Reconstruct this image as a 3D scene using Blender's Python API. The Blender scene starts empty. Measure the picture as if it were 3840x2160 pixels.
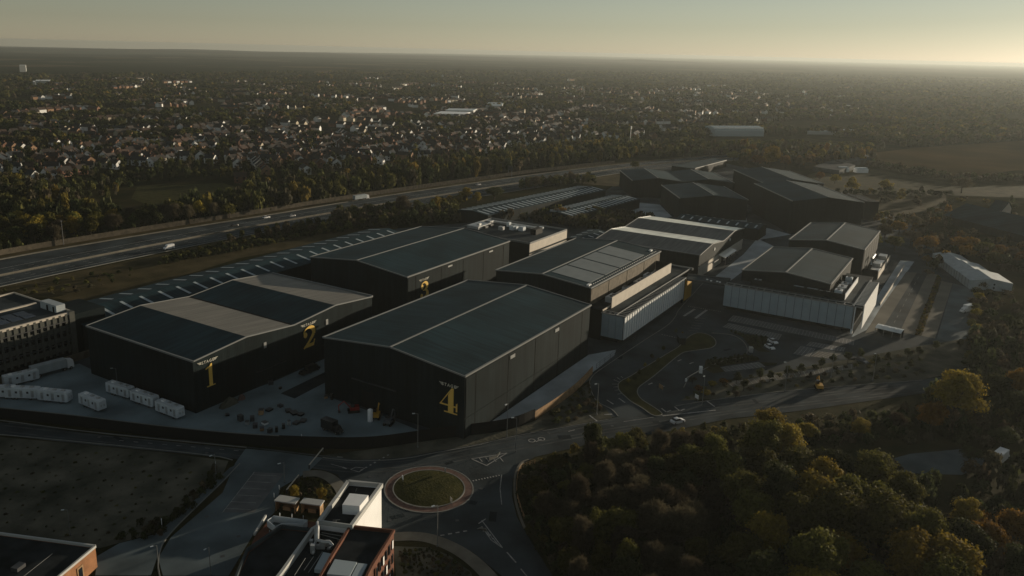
import bpy, bmesh, math, random
import numpy as np
from mathutils import Vector, Matrix
random.seed(7); RNG = np.random.default_rng(7)
R = math.radians
S = bpy.context.scene
COL = S.collection

# ------------------------------------------------------------------ camera
# World axes: X and Y follow the walls of the studio grid, Z is up, 1 unit = 1 m; the drone hovers at 100 m.
FPX, PITCH, ROLL, YAW, PCX, PCY = 3053.73, 14.633, 1.3756, 32.6244, 1775.82, 985.77
def basis():
    pt, ro, ya = R(PITCH), R(ROLL), R(YAW)
    fw = Vector((0, math.cos(pt), -math.sin(pt))); rt = Vector((1, 0, 0)); up = rt.cross(fw)
    r2 = rt*math.cos(ro) + up*math.sin(ro); u2 = -rt*math.sin(ro) + up*math.cos(ro)
    U = Vector((math.sin(ya), math.cos(ya), 0)); V = Vector((-math.cos(ya), math.sin(ya), 0))
    g = lambda a: Vector((a.dot(U), a.dot(V), a.z))
    return g(fw), g(r2), g(u2)
FW, RT, UP = basis()
EYE = Vector((0, 0, 100))
cam = bpy.data.cameras.new('camera'); cam_ob = bpy.data.objects.new('camera', cam); COL.objects.link(cam_ob)
m = Matrix((RT, UP, -FW)).transposed().to_4x4(); m.translation = EYE
cam_ob.matrix_world = m
cam.sensor_width = 36; cam.lens = FPX/3840*36
cam.shift_x = -(PCX-1920)/3840; cam.shift_y = (PCY-1080)/3840
cam.clip_start = 1; cam.clip_end = 60000
S.camera = cam_ob

# ------------------------------------------------------------------ sky, sun, exposure
SUN = Vector((2.9, -1.0, 0.0)).normalized()
EL = R(5.6)
SUN = Vector((SUN.x*math.cos(EL), SUN.y*math.cos(EL), math.sin(EL)))
W = bpy.data.worlds.new('World'); S.world = W; W.use_nodes = True
nt = W.node_tree
sky = nt.nodes.new('ShaderNodeTexSky'); sky.sky_type = 'NISHITA'; sky.sun_disc = False
sky.sun_elevation = EL; sky.sun_rotation = math.atan2(SUN.x, SUN.y)
sky.air_density = 0.9; sky.dust_density = 0.10; sky.ozone_density = 2.0; sky.altitude = 100
hs = nt.nodes.new('ShaderNodeHueSaturation'); hs.inputs['Saturation'].default_value = 0.42
tint = nt.nodes.new('ShaderNodeMixRGB'); tint.blend_type = 'MULTIPLY'; tint.inputs[0].default_value = 1.0; tint.inputs[2].default_value = (1.0, 0.985, 0.875, 1)
nt.links.new(sky.outputs[0], hs.inputs['Color']); nt.links.new(hs.outputs[0], tint.inputs[1]); nt.links.new(tint.outputs[0], nt.nodes['Background'].inputs[0])
nt.nodes['Background'].inputs[1].default_value = 0.068
sun = bpy.data.lights.new('sun', 'SUN'); sun.energy = 5.0; sun.angle = R(0.5); sun.color = (1.0, 0.84, 0.62)
sun_ob = bpy.data.objects.new('sun', sun); COL.objects.link(sun_ob)
sun_ob.rotation_euler = SUN.to_track_quat('Z', 'Y').to_euler(); sun_ob.location = (0, 0, 300)
S.view_settings.view_transform = 'Standard'; S.view_settings.look = 'None'
S.view_settings.exposure = 0.4; S.view_settings.gamma = 1.0; S.view_settings.use_curve_mapping = False
S.render.engine = 'CYCLES'
S.cycles.max_bounces = 5; S.cycles.diffuse_bounces = 2; S.cycles.glossy_bounces = 2; S.cycles.transmission_bounces = 2
S.cycles.transparent_max_bounces = 4; S.cycles.volume_bounces = 0
S.cycles.use_denoising = True

# ------------------------------------------------------------------ surveying: a spot on the photograph -> the ground (or a level z)
def P(x, y, z=0.0):
    """x, y in the 2576 px wide view of the photograph; returns the point on the level z that is seen there"""
    k = 3840/2576
    d = FW + RT*((x*k-PCX)/FPX) - UP*((y*k-PCY)/FPX)
    t = (z-100)/d.z
    return (d.x*t, d.y*t)
def Z(ox, oy, f=3.01875):
    k = 2576/3840
    return lambda x, y, z=0.0: P((ox+x/f)*k, (oy+y/f)*k, z)
def PP(*pts): return [P(*p) for p in pts]

# ------------------------------------------------------------------ materials
MATS = {}
def mat(name, col, rough=0.8, spec=0.3, metal=0.0, noise=0.0, scale=0.2, bump=0.0, bscale=2.0, detail=4.0, col2=None, rand=0.0, emit=None):
    m = bpy.data.materials.new(name); m.use_nodes = True; t = m.node_tree; b = t.nodes['Principled BSDF']
    b.inputs['Base Color'].default_value = (*col, 1); b.inputs['Roughness'].default_value = rough
    b.inputs['Specular IOR Level'].default_value = spec; b.inputs['Metallic'].default_value = metal
    if noise or bump or col2:
        geo = t.nodes.new('ShaderNodeNewGeometry')
    src = None
    if noise or col2:
        n = t.nodes.new('ShaderNodeTexNoise'); n.inputs['Scale'].default_value = scale; n.inputs['Detail'].default_value = detail
        n.inputs['Roughness'].default_value = 0.5
        t.links.new(geo.outputs['Position'], n.inputs['Vector'])
        r = t.nodes.new('ShaderNodeValToRGB'); r.color_ramp.elements[0].position = 0.34; r.color_ramp.elements[1].position = 0.66
        c2 = col2 or tuple(min(1, c*(1+noise)) for c in col); c1 = col if col2 else tuple(c*(1-noise) for c in col)
        r.color_ramp.elements[0].color = (*c1, 1); r.color_ramp.elements[1].color = (*c2, 1)
        t.links.new(n.outputs['Fac'], r.inputs[0]); src = r.outputs[0]
        t.links.new(src, b.inputs['Base Color'])
    if rand:
        oi = t.nodes.new('ShaderNodeObjectInfo'); h = t.nodes.new('ShaderNodeHueSaturation')
        mp = t.nodes.new('ShaderNodeMapRange'); mp.inputs[3].default_value = 1-rand; mp.inputs[4].default_value = 1+rand
        t.links.new(oi.outputs['Random'], mp.inputs[0]); t.links.new(mp.outputs[0], h.inputs['Value'])
        if src: t.links.new(src, h.inputs['Color'])
        else: h.inputs['Color'].default_value = (*col, 1)
        t.links.new(h.outputs[0], b.inputs['Base Color'])
    if bump:
        n2 = t.nodes.new('ShaderNodeTexNoise'); n2.inputs['Scale'].default_value = bscale; n2.inputs['Detail'].default_value = 3
        bp = t.nodes.new('ShaderNodeBump'); bp.inputs['Strength'].default_value = bump; bp.inputs['Distance'].default_value = 0.3
        t.links.new(geo.outputs['Position'], n2.inputs['Vector']); t.links.new(n2.outputs['Fac'], bp.inputs['Height'])
        t.links.new(bp.outputs[0], b.inputs['Normal'])
    MATS[name] = m
    return m
def seam_mat(name, col, axis, pitch, depth=0.25, rough=0.6, spec=0.3, noise=0.12):
    """sheet metal: fine standing seams or ribs along one axis, as relief and faint tone, with weathering"""
    m = mat(name, col, rough, spec, noise=noise, scale=0.06)
    t = m.node_tree; b = t.nodes['Principled BSDF']
    geo = t.nodes.new('ShaderNodeNewGeometry'); sp = t.nodes.new('ShaderNodeSeparateXYZ'); t.links.new(geo.outputs['Position'], sp.inputs[0])
    mm = t.nodes.new('ShaderNodeMath'); mm.operation = 'MULTIPLY'; mm.inputs[1].default_value = 2*math.pi/pitch
    t.links.new(sp.outputs[axis], mm.inputs[0]); sn = t.nodes.new('ShaderNodeMath'); sn.operation = 'SINE'; t.links.new(mm.outputs[0], sn.inputs[0])
    # weather streaks that run down the sheets
    mpn = t.nodes.new('ShaderNodeMapping'); sc = [0.05, 0.05, 0.05]; sc[axis] = 0.9; mpn.inputs['Scale'].default_value = sc
    t.links.new(geo.outputs['Position'], mpn.inputs['Vector']); ns = t.nodes.new('ShaderNodeTexNoise'); ns.inputs['Scale'].default_value = 1.0; ns.inputs['Detail'].default_value = 5
    t.links.new(mpn.outputs[0], ns.inputs['Vector']); rp = t.nodes.new('ShaderNodeMapRange'); rp.inputs[1].default_value = 0.3; rp.inputs[2].default_value = 0.7; rp.inputs[3].default_value = 0.72; rp.inputs[4].default_value = 1.28
    t.links.new(ns.outputs['Fac'], rp.inputs[0]); hv = t.nodes.new('ShaderNodeHueSaturation'); t.links.new(rp.outputs[0], hv.inputs['Value'])
    old = b.inputs['Base Color'].links[0].from_socket; t.links.new(old, hv.inputs['Color']); t.links.new(hv.outputs[0], b.inputs['Base Color'])
    bp = t.nodes.new('ShaderNodeBump'); bp.inputs['Strength'].default_value = depth; bp.inputs['Distance'].default_value = 0.08
    t.links.new(sn.outputs[0], bp.inputs['Height']); t.links.new(bp.outputs[0], b.inputs['Normal'])
    return m
def leaf_mat(name, col, use_attr=False, rand=0.35):
    m = bpy.data.materials.new(name); m.use_nodes = True; t = m.node_tree
    b = t.nodes['Principled BSDF']; b.inputs['Roughness'].default_value = 0.8; b.inputs['Specular IOR Level'].default_value = 0.05
    h = t.nodes.new('ShaderNodeHueSaturation')
    if use_attr:
        a = t.nodes.new('ShaderNodeVertexColor'); a.layer_name = 'col'; t.links.new(a.outputs[0], h.inputs['Color'])
    else:
        h.inputs['Color'].default_value = (*col, 1)
        oi = t.nodes.new('ShaderNodeObjectInfo'); mp = t.nodes.new('ShaderNodeMapRange'); mp.inputs[3].default_value = 1-rand; mp.inputs[4].default_value = 1+rand
        mh = t.nodes.new('ShaderNodeMapRange'); mh.inputs[3].default_value = 0.488; mh.inputs[4].default_value = 0.512
        t.links.new(oi.outputs['Random'], mp.inputs[0]); t.links.new(oi.outputs['Random'], mh.inputs[0]); t.links.new(mh.outputs[0], h.inputs['Hue'])
    geo = t.nodes.new('ShaderNodeNewGeometry')
    n = t.nodes.new('ShaderNodeTexNoise'); n.inputs['Scale'].default_value = 0.9; n.inputs['Detail'].default_value = 2
    t.links.new(geo.outputs['Position'], n.inputs['Vector'])
    mv = t.nodes.new('ShaderNodeMapRange'); mv.inputs[1].default_value = 0.3; mv.inputs[2].default_value = 0.7; mv.inputs[3].default_value = 0.65; mv.inputs[4].default_value = 1.35
    t.links.new(n.outputs['Fac'], mv.inputs[0])
    if use_attr: t.links.new(mv.outputs[0], h.inputs['Value'])
    else:
        mu = t.nodes.new('ShaderNodeMath'); mu.operation = 'MULTIPLY'; t.links.new(mp.outputs[0], mu.inputs[0]); t.links.new(mv.outputs[0], mu.inputs[1]); t.links.new(mu.outputs[0], h.inputs['Value'])
    t.links.new(h.outputs[0], b.inputs['Base Color'])
    tr = t.nodes.new('ShaderNodeBsdfTranslucent'); t.links.new(h.outputs[0], tr.inputs['Color'])
    mx = t.nodes.new('ShaderNodeMixShader'); mx.inputs[0].default_value = 0.3
    t.links.new(b.outputs[0], mx.inputs[1]); t.links.new(tr.outputs[0], mx.inputs[2]); t.links.new(mx.outputs[0], t.nodes['Material Output'].inputs['Surface'])
    MATS[name] = m
    return m

M_clad_x = seam_mat('dark ribbed cladding', (0.010, 0.016, 0.0175), 0, 0.6, depth=0.12, noise=0.25, spec=0.04, rough=0.7)
M_clad_y = seam_mat('dark ribbed cladding across', (0.010, 0.016, 0.0175), 1, 0.6, depth=0.12, noise=0.25, spec=0.04, rough=0.7)
M_roof_x = seam_mat('charcoal seamed roof', (0.016, 0.036, 0.045), 0, 0.9, depth=0.06, noise=0.25, rough=0.65, spec=0.06)
M_roof_y = seam_mat('charcoal seamed roof across', (0.016, 0.036, 0.045), 1, 0.9, depth=0.06, noise=0.25, rough=0.65, spec=0.06)
M_sunlit_roof = seam_mat('sunlit-toned roof sheet', (0.14, 0.132, 0.115), 1, 0.9, noise=0.06, rough=0.5)  # same roof, with the sunlight on its sun-facing slopes put into the colour
M_glare_cream = seam_mat('glare-toned cream sheet', (0.86, 0.83, 0.72), 1, 0.9, depth=0.05, noise=0.05, rough=0.3, spec=0.6)  # sun and sky glare on the sun-facing slopes put into the colour
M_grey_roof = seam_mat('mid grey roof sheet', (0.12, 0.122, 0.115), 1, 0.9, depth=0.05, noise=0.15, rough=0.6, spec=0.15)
M_glare_cream.node_tree.nodes['Principled BSDF'].inputs['Coat Weight'].default_value = 1.0; M_glare_cream.node_tree.nodes['Principled BSDF'].inputs['Coat Roughness'].default_value = 0.25
M_trim = mat('light metal trim', (0.18, 0.19, 0.19), 0.55, 0.2)
M_seam = mat('black joint', (0.006, 0.007, 0.007), 0.9, 0.1)
M_white = mat('white cladding panel', (0.84, 0.85, 0.85), 0.45, 0.4, noise=0.05, scale=0.3)
M_white_shade = mat('shade-tinted white panel', (0.29, 0.355, 0.40), 0.5, 0.2, noise=0.06, scale=0.3)  # white cladding again, the shade of its sunless faces put into the colour
M_whitebox = mat('white painted metal', (0.55, 0.60, 0.63), 0.45, 0.3, noise=0.1, scale=0.4)
M_screen = mat('warm grey louvre screen', (0.50, 0.45, 0.38), 0.6, 0.3, noise=0.08, scale=0.4)
M_deck = mat('grey roof membrane', (0.045, 0.055, 0.06), 0.85, 0.03, noise=0.35, scale=0.12)
M_deck_dark = mat('black roof membrane', (0.022, 0.026, 0.028), 0.9, 0.02, noise=0.4, scale=0.25)
M_gold = mat('gold painted numeral', (0.80, 0.52, 0.11), 0.5, 0.4)
M_cap = mat('pale lettering', (0.62, 0.60, 0.52), 0.6, 0.3)
M_yellow = mat('yellow ochre wall', (0.58, 0.33, 0.03), 0.6, 0.3, noise=0.1, scale=0.3)
M_solar = mat('pale grey roof sheet', (0.17, 0.19, 0.19), 0.5, 0.4, noise=0.08, scale=0.3)
M_pv = mat('dark blue solar glass', (0.012, 0.02, 0.035), 0.15, 0.6)
M_sky = mat('translucent rooflight', (0.36, 0.42, 0.45), 0.45, 0.3)
M_glass = mat('dark window glass', (0.012, 0.016, 0.02), 0.12, 0.6)
M_plant = mat('galvanised plant', (0.42, 0.43, 0.43), 0.4, 0.5, metal=0.4, noise=0.15, scale=0.8)
M_brick = mat('red brick', (0.125, 0.05, 0.03), 0.85, 0.2, noise=0.2, scale=0.6, bump=0.3, bscale=6)
M_brick_o = mat('orange brick', (0.26, 0.125, 0.06), 0.85, 0.2, noise=0.18, scale=0.5, bump=0.3, bscale=6)
M_coping = mat('pale coping', (0.40, 0.41, 0.40), 0.7, 0.3)
M_wood = mat('timber boarding', (0.30, 0.19, 0.10), 0.8, 0.2, noise=0.25, scale=0.8)
M_fin = mat('grey-brown facade fin', (0.075, 0.078, 0.070), 0.7, 0.1, noise=0.15, scale=0.5)
M_fence = mat('weathered fence board', (0.12, 0.10, 0.072), 0.85, 0.2, noise=0.25, scale=0.5)
M_hoard = mat('black hoarding', (0.008, 0.009, 0.009), 0.8, 0.2)
M_steel = mat('grey steel', (0.20, 0.21, 0.21), 0.55, 0.3, metal=0.3)
M_darksteel = mat('dark steel', (0.04, 0.042, 0.045), 0.5, 0.5)
M_asph = mat('asphalt', (0.048, 0.058, 0.063), 0.9, 0.03, noise=0.38, detail=9, scale=0.08, bump=0.15, bscale=1.5)
M_asph_d = mat('fresh asphalt', (0.020, 0.027, 0.031), 0.9, 0.03, noise=0.38, detail=9, scale=0.1, bump=0.15, bscale=1.5)
M_asph_l = mat('worn light asphalt', (0.10, 0.125, 0.135), 0.9, 0.03, noise=0.3, scale=0.09, detail=9)
M_asph_l2 = mat('polished wheel track', (0.062, 0.070, 0.072), 0.85, 0.06, noise=0.4, detail=9, scale=0.2)
M_conc = mat('concrete yard', (0.165, 0.215, 0.235), 0.9, 0.03, noise=0.3, scale=0.06, detail=8)
M_conc_l = mat('pale concrete apron', (0.40, 0.44, 0.46), 0.9, 0.03, noise=0.2, scale=0.1, detail=8)
M_tent = mat('grey-white tent fabric', (0.34, 0.38, 0.40), 0.6, 0.2, noise=0.12, scale=0.4)
M_conc_w = mat('warm concrete bays', (0.165, 0.155, 0.132), 0.9, 0.03, noise=0.15, scale=0.1, detail=8)
M_kerb = mat('kerb stone', (0.20, 0.20, 0.185), 0.85, 0.2, noise=0.1, scale=0.5)
M_paint = mat('road paint', (0.62, 0.62, 0.58), 0.7, 0.3, noise=0.2, scale=1.2)
M_paint_w = mat('worn road paint', (0.30, 0.30, 0.29), 0.75, 0.3, noise=0.3, scale=0.8)
M_bay = mat('block paved bays', (0.115, 0.12, 0.122), 0.85, 0.25, noise=0.2, scale=0.3)
M_path = mat('gravel path', (0.15, 0.14, 0.115), 0.9, 0.2, noise=0.18, scale=0.3)
M_red = mat('red block paving', (0.135, 0.082, 0.068), 0.9, 0.2, noise=0.2, scale=0.8)
M_grass = mat('rough grass', (0.024, 0.027, 0.011), 0.95, 0.02, col2=(0.055, 0.048, 0.022), scale=0.12, bump=0.6, bscale=1.0, detail=8)
M_lawn = mat('mown lawn', (0.032, 0.034, 0.012), 0.95, 0.02, col2=(0.062, 0.058, 0.022), scale=0.25, bump=0.4, bscale=2.0)
M_soil = mat('bare scrubby soil', (0.040, 0.044, 0.034), 0.95, 0.0, col2=(0.135, 0.128, 0.10), scale=0.11, bump=0.6, bscale=0.8, detail=10)
M_verge = mat('dry verge grass', (0.045, 0.038, 0.018), 0.95, 0.02, col2=(0.085, 0.068, 0.036), scale=0.1, bump=0.5, bscale=1.0, detail=8)
M_field = mat('stubble field', (0.050, 0.038, 0.020), 0.95, 0.0, col2=(0.082, 0.058, 0.030), scale=0.012, detail=10)
M_bark = mat('bark', (0.055, 0.042, 0.03), 0.9, 0.1)
L_green = leaf_mat('olive foliage', (0.088, 0.083, 0.020))
L_dark = leaf_mat('deep green foliage', (0.044, 0.050, 0.018))
L_gold = leaf_mat('golden autumn foliage', (0.20, 0.150, 0.024))
L_orange = leaf_mat('orange autumn foliage', (0.17, 0.09, 0.016))
L_brown = leaf_mat('brown bare twigs', (0.075, 0.062, 0.040))
L_attr = leaf_mat('mixed foliage', (0.1, 0.1, 0.1), use_attr=True)

# ------------------------------------------------------------------ mesh helpers
ORG = {}
class MB:
    def __init__(s): s.v = []; s.f = []
    def add(s, vs, fs):
        n = len(s.v); s.v += [tuple(v) for v in vs]; s.f += [tuple(i+n for i in f) for f in fs]; return s
    def box(s, x0, y0, z0, x1, y1, z1):
        return s.prism([(x0, y0), (x1, y0), (x1, y1), (x0, y1)], z0, z1)
    def ob(s, cx, cy, dx, dy, z0, z1, a=0.0):
        c, q = math.cos(a), math.sin(a)
        return s.prism([(cx+c*i*dx/2-q*j*dy/2, cy+q*i*dx/2+c*j*dy/2) for i, j in ((-1, -1), (1, -1), (1, 1), (-1, 1))], z0, z1)
    def prism(s, poly, z0, z1, bottom=False):
        n = len(poly)
        A = sum(poly[i][0]*poly[(i+1) % n][1]-poly[(i+1) % n][0]*poly[i][1] for i in range(n))
        if A < 0: poly = poly[::-1]
        vs = [(x, y, z0) for x, y in poly]+[(x, y, z1) for x, y in poly]
        fs = [(i, (i+1) % n, n+(i+1) % n, n+i) for i in range(n)]+[tuple(range(n, 2*n)), tuple(range(n))[::-1]]
        return s.add(vs, fs)
    def poly(s, pts, z=0.0):
        n = len(pts)
        A = sum(pts[i][0]*pts[(i+1) % n][1]-pts[(i+1) % n][0]*pts[i][1] for i in range(n))
        if A < 0: pts = pts[::-1]
        return s.add([(p[0], p[1], z) for p in pts], [tuple(range(n))])
    def face(s, *pts): return s.add(pts, [tuple(range(len(pts)))])
    def bar(s, a, b, w, h=None):
        """square bar from a to b"""
        h = h or w; a = Vector(a); b = Vector(b); d = (b-a).normalized()
        t = Vector((0, 0, 1)) if abs(d.z) < 0.95 else Vector((1, 0, 0))
        x = d.cross(t).normalized()*w/2; y = x.cross(d).normalized()*h/2
        vs = [p+i*x+j*y for p in (a, b) for i, j in ((-1, -1), (1, -1), (1, 1), (-1, 1))]
        return s.add(vs, [(0, 1, 5, 4), (1, 2, 6, 5), (2, 3, 7, 6), (3, 0, 4, 7), (3, 2, 1, 0), (4, 5, 6, 7)])
    def tube(s, pts, r, n=6, r1=None):
        pts = [Vector(p) for p in pts]; k = len(pts); vs = []; fs = []
        for i, p in enumerate(pts):
            d = (pts[min(i+1, k-1)]-pts[max(i-1, 0)]).normalized()
            t = Vector((0, 0, 1)) if abs(d.z) < 0.95 else Vector((1, 0, 0))
            x = d.cross(t).normalized(); y = x.cross(d)
            rr = r+(r1-r)*i/(k-1) if r1 is not None else r
            vs += [p+x*math.cos(a)*rr+y*math.sin(a)*rr for a in [2*math.pi*j/n for j in range(n)]]
        for i in range(k-1):
            fs += [(i*n+j, i*n+(j+1) % n, (i+1)*n+(j+1) % n, (i+1)*n+j) for j in range(n)]
        fs += [tuple(range(n))[::-1], tuple(range((k-1)*n, k*n))]
        return s.add(vs, fs)
    def strip(s, path, w, z=0.0, off=0.0):
        """flat ribbon along a ground path"""
        l, r = offset(path, off+w/2), offset(path, off-w/2); n = len(path)
        return s.add([(*p[:2], z) for p in r]+[(*p[:2], z) for p in l], [(i, i+1, n+i+1, n+i) for i in range(n-1)])
    def rib(s, path, w, z0, z1, off=0.0):
        """solid kerb or wall along a path"""
        l, r = offset(path, off+w/2), offset(path, off-w/2); n = len(path)
        vs = [(*p[:2], z0) for p in r]+[(*p[:2], z0) for p in l]+[(*p[:2], z1) for p in r]+[(*p[:2], z1) for p in l]
        fs = []
        for i in range(n-1):
            fs += [(2*n+i, 2*n+i+1, 3*n+i+1, 3*n+i), (i, i+1, 2*n+i+1, 2*n+i), (n+i+1, n+i, 3*n+i, 3*n+i+1)]
        fs += [(0, 2*n, 3*n, n), (n-1, 2*n-1, 4*n-1, 3*n-1)]
        return s.add(vs, fs)
    def build(s, name, mat, parent=None, kind=None, smooth=False, shift=None):
        me = bpy.data.meshes.new(name)
        o = Vector((0, 0, 0))
        if parent is not None: o = ORG.get(parent, Vector((0, 0, 0)))
        if shift is not None: o = Vector(shift)
        me.from_pydata([(v[0]-o.x, v[1]-o.y, v[2]-o.z) for v in s.v], [], s.f); me.update()
        me.materials.append(mat)
        if smooth: me.polygons.foreach_set('use_smooth', [True]*len(me.polygons))
        ob = bpy.data.objects.new(name, me); COL.objects.link(ob)
        if parent is not None: ob.parent = parent; ORG[ob] = ORG.get(parent, Vector((0, 0, 0)))
        elif shift is not None: ob.location = o; ORG[ob] = o
        if kind: ob['kind'] = kind
        return ob
def offset(path, d):
    out = []; n = len(path)
    for i, p in enumerate(path):
        a = Vector(path[max(i-1, 0)][:2]); b = Vector(path[min(i+1, n-1)][:2]); t = (b-a).normalized()
        out.append((p[0]-t.y*d, p[1]+t.x*d))
    return out
def smooth_path(pts, n=6, closed=False):
    out = []; k = len(pts); pts = [Vector((p[0], p[1])) for p in pts]
    for i in range(k if closed else k-1):
        if closed: a, b, c, d = pts[i-1], pts[i], pts[(i+1) % k], pts[(i+2) % k]
        else: a, b, c, d = pts[max(i-1, 0)], pts[i], pts[i+1], pts[min(i+2, k-1)]
        for j in range(n):
            t = j/n
            out.append(0.5*((2*b)+(c-a)*t+(2*a-5*b+4*c-d)*t*t+(3*b-a-3*c+d)*t**3))
    if not closed: out.append(pts[-1])
    return [(p.x, p.y) for p in out]
def dash(path, on, gap):
    """cut a path into painted dashes"""
    pts = [Vector(p) for p in path]; segs = []; cur = [pts[0]]; left = on; pen = True
    for a, b in zip(pts, pts[1:]):
        d = (b-a).length; pos = 0
        if d < 1e-6: continue
        while d-pos > left:
            pos += left; q = a+(b-a)*(pos/d)
            if pen: cur.append(q); segs.append([tuple(c) for c in cur])
            pen = not pen; left = on if pen else gap; cur = [q]
        left -= d-pos
        if pen: cur.append(b)
    return [x for x in segs if len(x) > 1]
def thing(name, label, cat, loc, group=None, rz=0.0):
    o = bpy.data.objects.new(name, None); o.empty_display_size = 1; COL.objects.link(o)
    o.location = (loc[0], loc[1], loc[2] if len(loc) > 2 else 0); o.rotation_euler = (0, 0, rz)
    ORG[o] = Vector(o.location)
    o['label'] = label; o['category'] = cat
    if group: o['group'] = group
    return o
def tag(o, label, cat, group=None):
    o['label'] = label; o['category'] = cat
    if group: o['group'] = group
    return o
def dup(root, loc, rz=0.0, label=None, group=None, scale=None, swap=None):
    r = root.copy(); COL.objects.link(r); r.location = (loc[0], loc[1], loc[2] if len(loc) > 2 else 0); r.rotation_euler = (0, 0, rz)
    if label: r['label'] = label
    if group: r['group'] = group
    if scale: r.scale = scale
    def kids(src, dst):
        for ch in list(src.children):
            c = ch.copy(); c.parent = dst
            if swap and c.type == 'MESH' and c.data.materials[0] in swap:
                key = (c.data.name, swap[c.data.materials[0]].name)
                if key not in SW:
                    d2 = c.data.copy(); d2.materials[0] = swap[c.data.materials[0]]; SW[key] = d2
                c.data = SW[key]
            COL.objects.link(c); kids(ch, c)
    kids(root, r)
    return r
SW = {}
def struct(name, mb, m): return mb.build(name, m, kind='structure')
HAZE = 7.5e-5

# ================================================================== ground, terrain
def ground_material():
    m = bpy.data.materials.new('countryside'); m.use_nodes = True; t = m.node_tree; b = t.nodes['Principled BSDF']
    b.inputs['Roughness'].default_value = 0.95; b.inputs['Specular IOR Level'].default_value = 0.0
    geo = t.nodes.new('ShaderNodeNewGeometry'); pos = geo.outputs['Position']
    def noise(scale, det=6):
        n = t.nodes.new('ShaderNodeTexNoise'); n.inputs['Scale'].default_value = scale; n.inputs['Detail'].default_value = det; t.links.new(pos, n.inputs['Vector']); return n.outputs['Fac']
    def ramp(src, stops):
        r = t.nodes.new('ShaderNodeValToRGB'); e = r.color_ramp.elements
        while len(e) < len(stops): e.new(0.5)
        for i, (p, c) in enumerate(stops): e[i].position = p; e[i].color = (*c, 1)
        t.links.new(src, r.inputs[0]); return r.outputs[0]
    near = ramp(noise(0.05, 10), [(0.35, (0.018, 0.021, 0.010)), (0.52, (0.030, 0.029, 0.014)), (0.68, (0.050, 0.042, 0.023))])
    vor = t.nodes.new('ShaderNodeTexVoronoi'); vor.inputs['Scale'].default_value = 0.0035; t.links.new(pos, vor.inputs['Vector'])
    sep = t.nodes.new('ShaderNodeSeparateColor'); t.links.new(vor.outputs['Color'], sep.inputs[0])
    far = ramp(sep.outputs[0], [(0.0, (0.020, 0.024, 0.013)), (0.45, (0.030, 0.034, 0.015)), (0.7, (0.055, 0.050, 0.026)), (1.0, (0.095, 0.072, 0.042))])
    wood = ramp(noise(0.0016, 5), [(0.45, (0, 0, 0)), (0.55, (1, 1, 1))])
    mixw = t.nodes.new('ShaderNodeMixRGB'); mixw.inputs[2].default_value = (0.026, 0.030, 0.015, 1); t.links.new(wood, mixw.inputs[0]); t.links.new(far, mixw.inputs[1])
    ln = t.nodes.new('ShaderNodeVectorMath'); ln.operation = 'LENGTH'; t.links.new(pos, ln.inputs[0])
    mr = t.nodes.new('ShaderNodeMapRange'); mr.inputs[1].default_value = 1200; mr.inputs[2].default_value = 2600; t.links.new(ln.outputs['Value'], mr.inputs[0])
    mx = t.nodes.new('ShaderNodeMixRGB'); t.links.new(mr.outputs[0], mx.inputs[0]); t.links.new(near, mx.inputs[1]); t.links.new(mixw.outputs[0], mx.inputs[2])
    t.links.new(mx.outputs[0], b.inputs['Base Color'])
    n2 = t.nodes.new('ShaderNodeTexNoise'); n2.inputs['Scale'].default_value = 0.6; t.links.new(pos, n2.inputs['Vector'])
    bp = t.nodes.new('ShaderNodeBump'); bp.inputs['Strength'].default_value = 0.5; bp.inputs['Distance'].default_value = 0.4; t.links.new(n2.outputs['Fac'], bp.inputs['Height']); t.links.new(bp.outputs[0], b.inputs['Normal'])
    return m
M_ground = ground_material()
def GR(a):
    d = abs((a-R(5)+math.pi) % (2*math.pi)-math.pi); f = max(0, min(1, 1-(d-R(5))/R(42))); return 13500+18000*f*f*(3-2*f)   # the plain runs on farther to the east
g = MB(); g.poly([(GR(2*math.pi*i/192)*math.cos(2*math.pi*i/192), GR(2*math.pi*i/192)*math.sin(2*math.pi*i/192)) for i in range(192)], 0)
struct('ground', g, M_ground)
# low far hills on the skyline
def hill(az, dist, length, width, h, seed):
    """long smooth ridge; az = degrees left of the X axis"""
    rr = random.Random(seed); c = Vector((math.cos(R(az)), math.sin(R(az)), 0)); t = Vector((-c.y, c.x, 0)); o = c*dist
    nx, ny = 28, 8; vs = []; fs = []; ph = [rr.uniform(0, 6) for _ in range(3)]
    for i in range(nx+1):
        for j in range(ny+1):
            u, v = i/nx*2-1, j/ny*2-1
            e = max(0, 1-u*u)**0.8*max(0, 1-v*v)
            z = h*e*(0.75+0.2*math.sin(5*u+ph[0])+0.12*math.sin(11*u+ph[1]))-0.3
            vs.append(tuple(o+t*(u*length/2)+c*(v*width/2)+Vector((0, 0, z))))
    for i in range(nx):
        for j in range(ny):
            a = i*(ny+1)+j; fs.append((a, a+ny+1, a+ny+2, a+1))
    mb = MB(); mb.add(vs, fs); o = mb.build('hill', M_ground, kind='structure', smooth=True)
for k, a in enumerate([(62, 9500, 7500, 2600, 34), (48, 11000, 6000, 2200, 30), (66, 5200, 3800, 1300, 14), (33, 11500, 5200, 1800, 16), (21.5, 11800, 2300, 1500, 30), (56, 6500, 3600, 1200, 10), (40, 7600, 4200, 1300, 9), (8, 11500, 4000, 1500, 8)]):
    hill(*a, k)

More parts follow.
